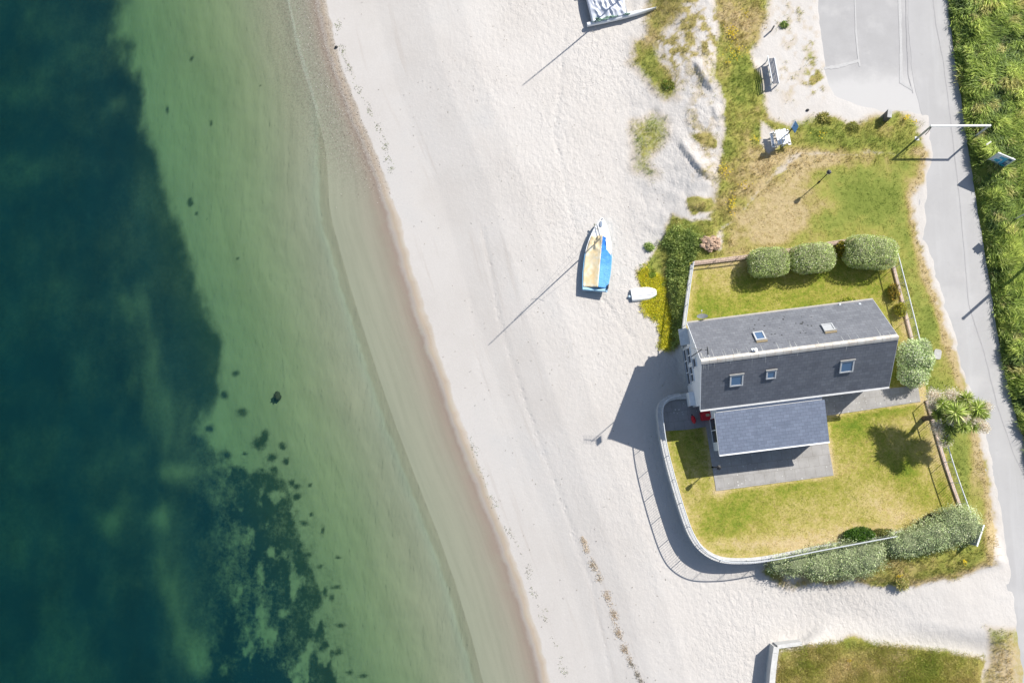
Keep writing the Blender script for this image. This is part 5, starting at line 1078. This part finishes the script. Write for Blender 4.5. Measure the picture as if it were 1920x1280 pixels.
def picnic():
    zs = UH(1466, 262).z; c = U(1465.5, 256, zs + .72)
    t = thing('picnic_table', (c.x, c.y, zs), rad(-82), 'weathered white picnic table standing in rough grass on a bare sandy spot', 'table')
    mb = MB()
    for k in range(4): mb.box((0, -.25 + .165 * k, .72), (.90 + .05 * (k % 2), .135, .04))
    mb.build('tabletop', MAT['white'], t, bevel=.006)
    for s in (-1, 1):
        mb = MB(); mb.box((0.03, s * .50, .42), (.95, .17, .04)); mb.build('bench_seat', MAT['white'], t, bevel=.006)
        mb = MB(); mb.box((s * .38, 0, .40), (.06, 1.2, .08)); mb.box((s * .38, .28, .3), (.06, .07, .85), R=Matrix.Rotation(rad(-22), 3, 'X')); mb.box((s * .38, -.28, .3), (.06, .07, .85), R=Matrix.Rotation(rad(22), 3, 'X')); mb.build('leg', MAT['white'], t)
picnic()
def small_sign():
    zs = UH(1474, 256).z; foot = U(1473, 257, zs); t = thing('notice_board', foot, rad(62), 'small dark blue notice board on a dark post behind the white picnic table', 'sign')
    mb = MB(); mb.tube([(0, 0, -.1), (0, 0, 1.9)], .04, 8); mb.build('post', MAT['dark'], t, True)
    mb = MB(); TR = Matrix.Rotation(rad(-38), 3, 'X'); mb.box((0, -.08, 1.75), (.5, .05, .62), R=TR); mb.build('panel', plain('blue_panel', (.04, .1, .2), .4), t, bevel=.01)
    mb = MB(); mb.box(Vector((0, -.08, 1.75)) + TR @ Vector((0, 0, .325)), (.54, .07, .03), R=TR); mb.build('frame', MAT['grey'], t)
small_sign()
def lamp(top, label, first=None):
    f = top
    if first:
        c = copy_tree(first); c.location = f; c['label'] = label; return c
    t = thing('lamp_post', f, 0, label, 'lamp', 'short black lamp posts')
    mb = MB(); mb.tube([(0, 0, -.1), (0, 0, .12)], .06, 10); mb.tube([(0, 0, .12), (0, 0, 1.62)], .028, 10); mb.build('post', MAT['black'], t, True)
    mb = MB(); mb.tube([(0, 0, 1.60), (0, 0, 1.64), (0, 0, 1.9), (0, 0, 1.93)], [.03, .09, .15, .02], 6); mb.tube([(0, 0, 1.93), (0, 0, 1.99)], .02, 6); l_ = mb.build('lantern', MAT['black'], t)
    mb = MB(); mb.tube([(0, 0, 1.68), (0, 0, 1.86)], [.101, .1445], 6); mb.build('glass', plain('lamp_glass', (.5, .52, .5), .2), l_)
    mb = MB(); mb.tube([(-.16, 0, 1.5), (.16, 0, 1.5)], .014, 6); mb.build('ladder_bar', MAT['black'], t, True); return t
lp = lamp(Vector((16.80, 16.87, .0)) + (U(1555, 322, 1.94) - Vector((16.80, 16.87, 1.94))) * Vector((1, 1, 0)), 'short black lamp post alone on the dry grass north of the clipped bushes')
lamp(Vector((*U(1348, 876, 1.94).to_2d(), .02)), 'short black lamp post on the patio in the shade of the side extension', lp)

def barrier():
    a = U(1747, 235.5, 2.09); b = U(1857, 235, 2.09); t = thing('height_barrier', (a.x, a.y, 0), math.atan2(b.y - a.y, b.x - a.x), 'white overhead height barrier bar on grey posts spanning the narrow road', 'barrier'); L = (b - a).length
    mb = MB(); mb.box((L / 2, 0, 2.04), (L + .1, .105, .09)); mb.build('crossbar', MAT['white'], t, bevel=.01)
    for x in (.02, L - .02):
        mb = MB(); mb.box((x, 0, .94), (.085, .085, 2.1)); mb.box((x, 0, .01), (.26, .26, .03)); mb.build('post', MAT['grey'], t)
    mb = MB(); mb.tube([(.03, -.05, 1.98), (.10, -.10, 1.4), (.14, -.1, .9)], .022, 6); mb.build('chain', MAT['dark'], t, True)
barrier()
def info_board():
    zs = .05; z0, z1 = .30, 1.6; A0, A1 = U(1845, 305.5, z0), U(1874.5, 318, z0); d = A1 - A0; W = d.length; 
    t = thing('information_board', (A0.x, A0.y, 0), math.atan2(d.y, d.x), 'large blue and white information board with a map, standing in the road bank growth', 'sign')
    # board height follows the surveyed top edge
    def f(z): q = U(1871.5, 287.5, z); return math.hypot(q.x - A0.x, q.y - A0.y)
    z1 = min(np.arange(.7, 3.0, .05), key=f); H = z1 - z0
    mb = MB(); mb.box((W / 2, .03, (z0 + z1) / 2), (W, .04, H)); p = mb.build('panel', plain('board_white', (.62, .72, .8), .35, .03), t)
    F = lambda x0, x1, y0, y1, e: [(W * x0, .008 - e, z0 + H * y0), (W * x1, .008 - e, z0 + H * y0), (W * x1, .008 - e, z0 + H * y1), (W * x0, .008 - e, z0 + H * y1)]
    cols = dict(navy=plain('navy_ink', (.02, .07, .2), .35), sea=plain('map_blue', (.08, .38, .62), .35), teal=plain('map_teal', (.05, .45, .52), .35), sand_=plain('map_cream', (.7, .62, .45), .35), pink=plain('map_pink', (.65, .42, .6), .35), txt=plain('grey_ink', (.3, .38, .48), .35))
    def patch(c, *r):
        x0, x1, y0, y1, e = r; m = MB(); m.add(F(x0, x1, y0, y1, e), [(0, 1, 2, 3)]); return m
    mb = MB(); ms = list(cols.values()); 
    def pp(ci, x0, x1, y0, y1, e=.002): mb.add(F(x0, x1, y0, y1, e), [(0, 1, 2, 3)], ci)
    pp(0, .72, .96, .06, .95); pp(1, .55, .72, .30, .92); pp(2, .2, .46, .45, .62); pp(1, .3, .55, .72, .88); pp(3, .45, .54, .62, .7, .004); pp(4, .12, .17, .38, .48); pp(4, .1, .16, .75, .8); pp(5, .75, .93, .62, .80, .004); pp(2, .75, .93, .25, .4, .004)
    for k in range(6): pp(5, .06, .5, .08 + .045 * k, .095 + .045 * k)
    for k in range(4): pp(5, .76, .76 + .15, .45 + .035 * k, .46 + .035 * k, .004)
    # rounded map shore
    vs = [(W * (.4 + .12 * math.cos(q) * (1 + .2 * math.sin(3 * q))), .008 - .003, z0 + H * (.53 + .14 * math.sin(q))) for q in [2 * math.pi * k / 18 for k in range(18)]]; mb.add(vs, [tuple(range(18))], 1)
    mb.build('map_print', ms, p)
    mb = MB()
    for x, y, w, h in ((W / 2, z1 + .02, W + .06, .05), (W / 2, z0 - .02, W + .06, .05), (-.015, (z0 + z1) / 2, .04, H), (W + .015, (z0 + z1) / 2, .04, H)): mb.box((x, .03, y), (w, .06, h))
    mb.build('frame', MAT['galv'], t)
    for x in (.12, W - .12): mb = MB(); mb.box((x, .085, z1 / 2), (.07, .06, z1)); mb.build('post', MAT['galv'], t)
info_board()
def pole(shadow_tip, h, label, kind):
    tip = U(*shadow_tip, 0); s = Vector((-math.cos(SUN_AZ), -math.sin(SUN_AZ), 0)) * h / math.tan(SUN_EL); f = tip - s; t = thing(kind, (f.x, f.y, 0), SUN_AZ + math.pi / 2, label, 'pole' if kind != 'road_sign' else 'sign')
    if kind == 'road_sign':
        mb = MB(); mb.tube([(0, 0, -.2), (0, 0, h)], .04, 8); mb.build('post', MAT['galv'], t, True); mb = MB(); mb.box((0, -.05, h - .28), (.5, .03, .55)); mb.build('panel', MAT['galv'], t, bevel=.01)
    else:
        mb = MB(); mb.tube([(0, 0, -.3), (0, 0, h)], [.10, .085], 12); mb.build('shaft', MAT['wood'], t, True); mb = MB(); mb.tube([(0, 0, h), (0, 0, h + .04)], .1, 12); mb.build('cap', MAT['galv'], t)
pole((1807, 596), 4.7, 'thick wooden pole in the road bank whose shadow crosses the road', 'wooden_pole')
pole((1827, 473), 2.75, 'grey metal road sign in the bank growth at the edge of the picture', 'road_sign')
tag(MB().box(UH(1842, 277, 4) + Vector((0, 0, .75)), (.36, .09, .04), rz=rad(35)).build('pale_plank', plain('pale_board', (.6, .58, .5), .8), None, bevel=.01), 'pale broken plank caught in the bank growth above the information board', 'plank')

# red things by the extension, block, hatch, corner board, rubble
def red_bin():
    p = U(1324, 779, .45); t = thing('storage_bin', (p.x, p.y, .03), HTH, 'red plastic storage bin tucked under the eave by the extension door', 'bin')
    mb = MB(); mb.box((0, 0, .3), (.58, .5, .6)); mb.build('body', MAT['red'], t, bevel=.03); mb = MB(); mb.box((0, 0, .63), (.62, .54, .06)); l_ = mb.build('lid', MAT['red'], t, bevel=.02); mb = MB(); mb.box((.05, .02, .668), (.22, .14, .015)); mb.build('plate', plain('tan_plate', (.5, .38, .25), .6), l_)
red_bin()
def buoy():
    p = U(1300.5, 786, .25); t = thing('mooring_buoy', (p.x, p.y, .03), .3, 'red oval mooring buoy lying on the paved yard in the house shadow', 'buoy')
    mb = MB(); mb.ellipsoid((0, 0, .17), (.13, .25, .17), 16, 10); mb.build('float', MAT['red'], t, True); mb = MB(); mb.tube([(0, .25, .17), (0, .33, .17)], .03, 8); mb.build('eyelet', MAT['black'], t, True)
buoy()
def block():
    p = UH(1660, 221); t = thing('stone_block', (p.x, p.y, p.z), -.15, 'squared stone block with pale top at the edge of the car park gravel', 'block'); mb = MB(); mb.box((0, 0, .30), (.26, .52, .75)); mb.build('shaft', plain('dark_stone', (.12, .115, .11), .9, .2), t, bevel=.02)
    mb = MB(); mb.box((0, 0, .69), (.27, .54, .05)); mb.build('cap', MAT['concrete'], t, bevel=.01)
block()
def hatch():
    p = UH(1757.5, 664); t = thing('utility_cover', (p.x, p.y, p.z - .01), -.2, 'pale concrete utility cover set in the road verge beside the two-lobed shrub', 'cover'); vs = [(.22 * math.copysign(abs(math.cos(q)) ** .5, math.cos(q)), .30 * math.copysign(abs(math.sin(q)) ** .5, math.sin(q))) for q in [2 * math.pi * k / 24 for k in range(24)]]
    mb = MB().prism(vs, 0, .06); mb.build('slab', MAT['concrete'], t, bevel=.01); mb = MB(); mb.box((0, 0, .062), (.16, .03, .02)); mb.build('handle', MAT['galv'], t)
hatch()
def corner_board():
    a = U(1845, 984, 1.25); b = U(1832, 1023, 1.25); d = b - a; t = thing('advertising_board', (a.x, a.y, 0), math.atan2(d.y, d.x), 'grey back of a tall board half hidden by the hedge at the garden corner', 'board'); L = d.length
    mb = MB(); mb.box((L / 2, 0, .6), (L, .05, 1.28)); mb.build('panel', plain('grey_board', (.46, .49, .53), .6, .05), t); mb = MB(); mb.box((L / 2, 0, 1.255), (L + .04, .08, .03)); mb.build('frame', MAT['white'], t)
    mb = MB(); mb.box((L * .45, -.035, .85), (.3, .015, .03)); mb.box((L * .3, -.035, .78), (.15, .015, .025)); mb.build('bracket', MAT['dark'], t)
corner_board()
def rubble():
    c = UH(1331, 458); t = thing('rubble_heap', c, 0, 'heap of reddish-brown stones and dead roots above the garden wall corner', 'heap'); mb = MB()
    for k in range(46):
        a = random.random() * 6.28; r = random.random() ** .6; s = random.uniform(.07, .17); mb.ellipsoid((math.cos(a) * r * .62, math.sin(a) * r * .45, .08 + .22 * (1 - r)), (s * 1.2, s, s * .8), 7, 5, 0, .28)
    mb.build('stones', plain('brown_stone', (.40, .28, .2), .95, .35, 9, bump=.5), t)
rubble()
def peg(px, py, h, label):
    p = UH(px, py); t = thing('timber_post', p, 0, label, 'post'); mb = MB(); mb.tube([(0, 0, -.2), (.03, 0, h)], .05, 8); mb.build('shaft', MAT['wood'], t, True)
peg(1446, 58, .65, 'short timber post leaning in the sand between bench and car park')
for px, py, s, lab in ((1514, 207, .1, 'small dark stone on pale gravel near the yellow-olive bush'), (631, 89, .11, 'dark round stone on dry sand just above the pebbly waterline'),):
    p = UH(px, py); mb = MB(); mb.ellipsoid(p + Vector((0, 0, s * .5)), (s, s * .8, s * .7), 10, 7, 0, .12); o = mb.build('stone', plain('dark_stone', (.06, .06, .06), .9), None, True); tag(o, lab, 'stone')
tag(MB().ellipsoid(UH(521, 743) + Vector((0, 0, .15)), (.24, .3, .22), 12, 8, 0, .3).build('mooring_stone', plain('weedy_stone', (.035, .04, .02), .95), None, True), 'dark weedy mooring stone alone on the pale sea bed', 'stone')

# ------------------------------------------------------------------ weed, shells and pebbles on the sand
def debris():
    lines = [([(632, 30), (640, 90), (660, 140), (690, 200), (715, 250), (725, 290), (735, 320)], 6, 150, [(.22, .25, .1), (.28, .34, .12), (.18, .17, .12)]), ([(880, 820), (900, 880), (935, 960), (990, 1060), (1005, 1120), (1030, 1180), (1060, 1260)], 8, 110, [(.26, .28, .16), (.24, .22, .17), (.32, .36, .2)]),
             ([(1093, 1005), (1100, 1030)], 5, 110, [(.66, .54, .4), (.7, .6, .46)]), ([(1108, 1045), (1125, 1085)], 6, 140, [(.66, .54, .4), (.7, .6, .46), (.35, .32, .26)]), ([(1135, 1100), (1150, 1150), (1165, 1200), (1180, 1235)], 7, 330, [(.6, .48, .34), (.66, .55, .42), (.4, .33, .24)]), ([(1180, 1235), (1195, 1262), (1205, 1285)], 4, 130, [(.34, .32, .27), (.42, .37, .3)])]
    parts = []
    for L, wd_, n, cols in lines:
        L = np.array(L, float); t = RNG.random(n) * (len(L) - 1); t = np.clip(t + .25 * np.sin(t * 9), 0, len(L) - 1.001); i = t.astype(int); f = (t - i)[:, None]; q = L[i] * (1 - f) + L[i + 1] * f; q += RNG.normal(0, wd_ * .45, q.shape) + 5 * np.stack([fbm(t * 3, t * 0, 161), fbm(t * 3, t * 0 + 5, 162)], 1)
        P = UHn(q[:, 0], q[:, 1]); Q = np.repeat(P, 3, 0) + RNG.normal(0, .06, (n * 3, 3)) * np.array([1, 1, 0]); Q[:, 2] += .008; D = RNG.normal(size=Q.shape); D[:, 2] = np.abs(D[:, 2]) * .25; parts.append(leaves(Q, D, .09, .03, pal(len(Q), cols, .2), .1))
    n = 620; px = RNG.uniform(640, 1260, n); py = RNG.uniform(0, 1280, n); k = (px > np.interp(py, SHORE[:, 0], SHORE[:, 1]) + 12) & (vnoise(px / 60., py / 60., 163) > .45); P = UHn(px[k], py[k]); P[:, 2] += .015; Q = np.repeat(P, 2, 0); D = RNG.normal(size=Q.shape); D[:, 2] = np.abs(D[:, 2]) * .3
    parts.append(leaves(Q, D, .06, .035, pal(len(Q), [(.14, .11, .08), (.2, .18, .1), (.3, .25, .18)], .2), 0))
    o = plant_mesh('seaweed', parts, None); tag(o, 'scraps of dried seaweed in broken lines along the beach', 'seaweed', kind='stuff')
debris()
def pebbles():
    n = 2200; py = RNG.uniform(-20, 420, n); sx = -np.abs(RNG.normal(0, 38, n)) + 8; px = np.interp(py, SHORE[:, 0], SHORE[:, 1]) + sx; P = UHn(px, py); k = RNG.random(n) < sstep(420, 200, py); P = P[k]; n = len(P)
    base = unit(np.array([[0, 0, 1.], [1, 0, 0], [0, 1, 0], [-1, 0, 0], [0, -1, 0], [0, 0, -1]])); F0 = np.array([[0, 1, 2], [0, 2, 3], [0, 3, 4], [0, 4, 1], [5, 2, 1], [5, 3, 2], [5, 4, 3], [5, 1, 4]])
    s = RNG.uniform(.015, .04, n)[:, None, None]; V = P[:, None, :] + base[None] * s * np.array([1.2, .9, .6]) * RNG.uniform(.8, 1.2, (n, 6, 1)); F = (F0[None] + np.arange(n)[:, None, None] * 6).reshape(-1, 3)
    c = np.repeat(pal(n, [(.42, .38, .33), (.18, .15, .12), (.27, .22, .18), (.5, .47, .42)], .15), 6, 0); t = NT('pebble'); m = t.fin(t.attr('Col').outputs['Color'], .8)
    o = link_mesh('pebbles', np_mesh('pebbles', V.reshape(-1, 3), F, cols=c), None, [m]); tag(o, 'mixed pale and dark pebbles in the shallows', 'pebbles', kind='stuff')
pebbles()
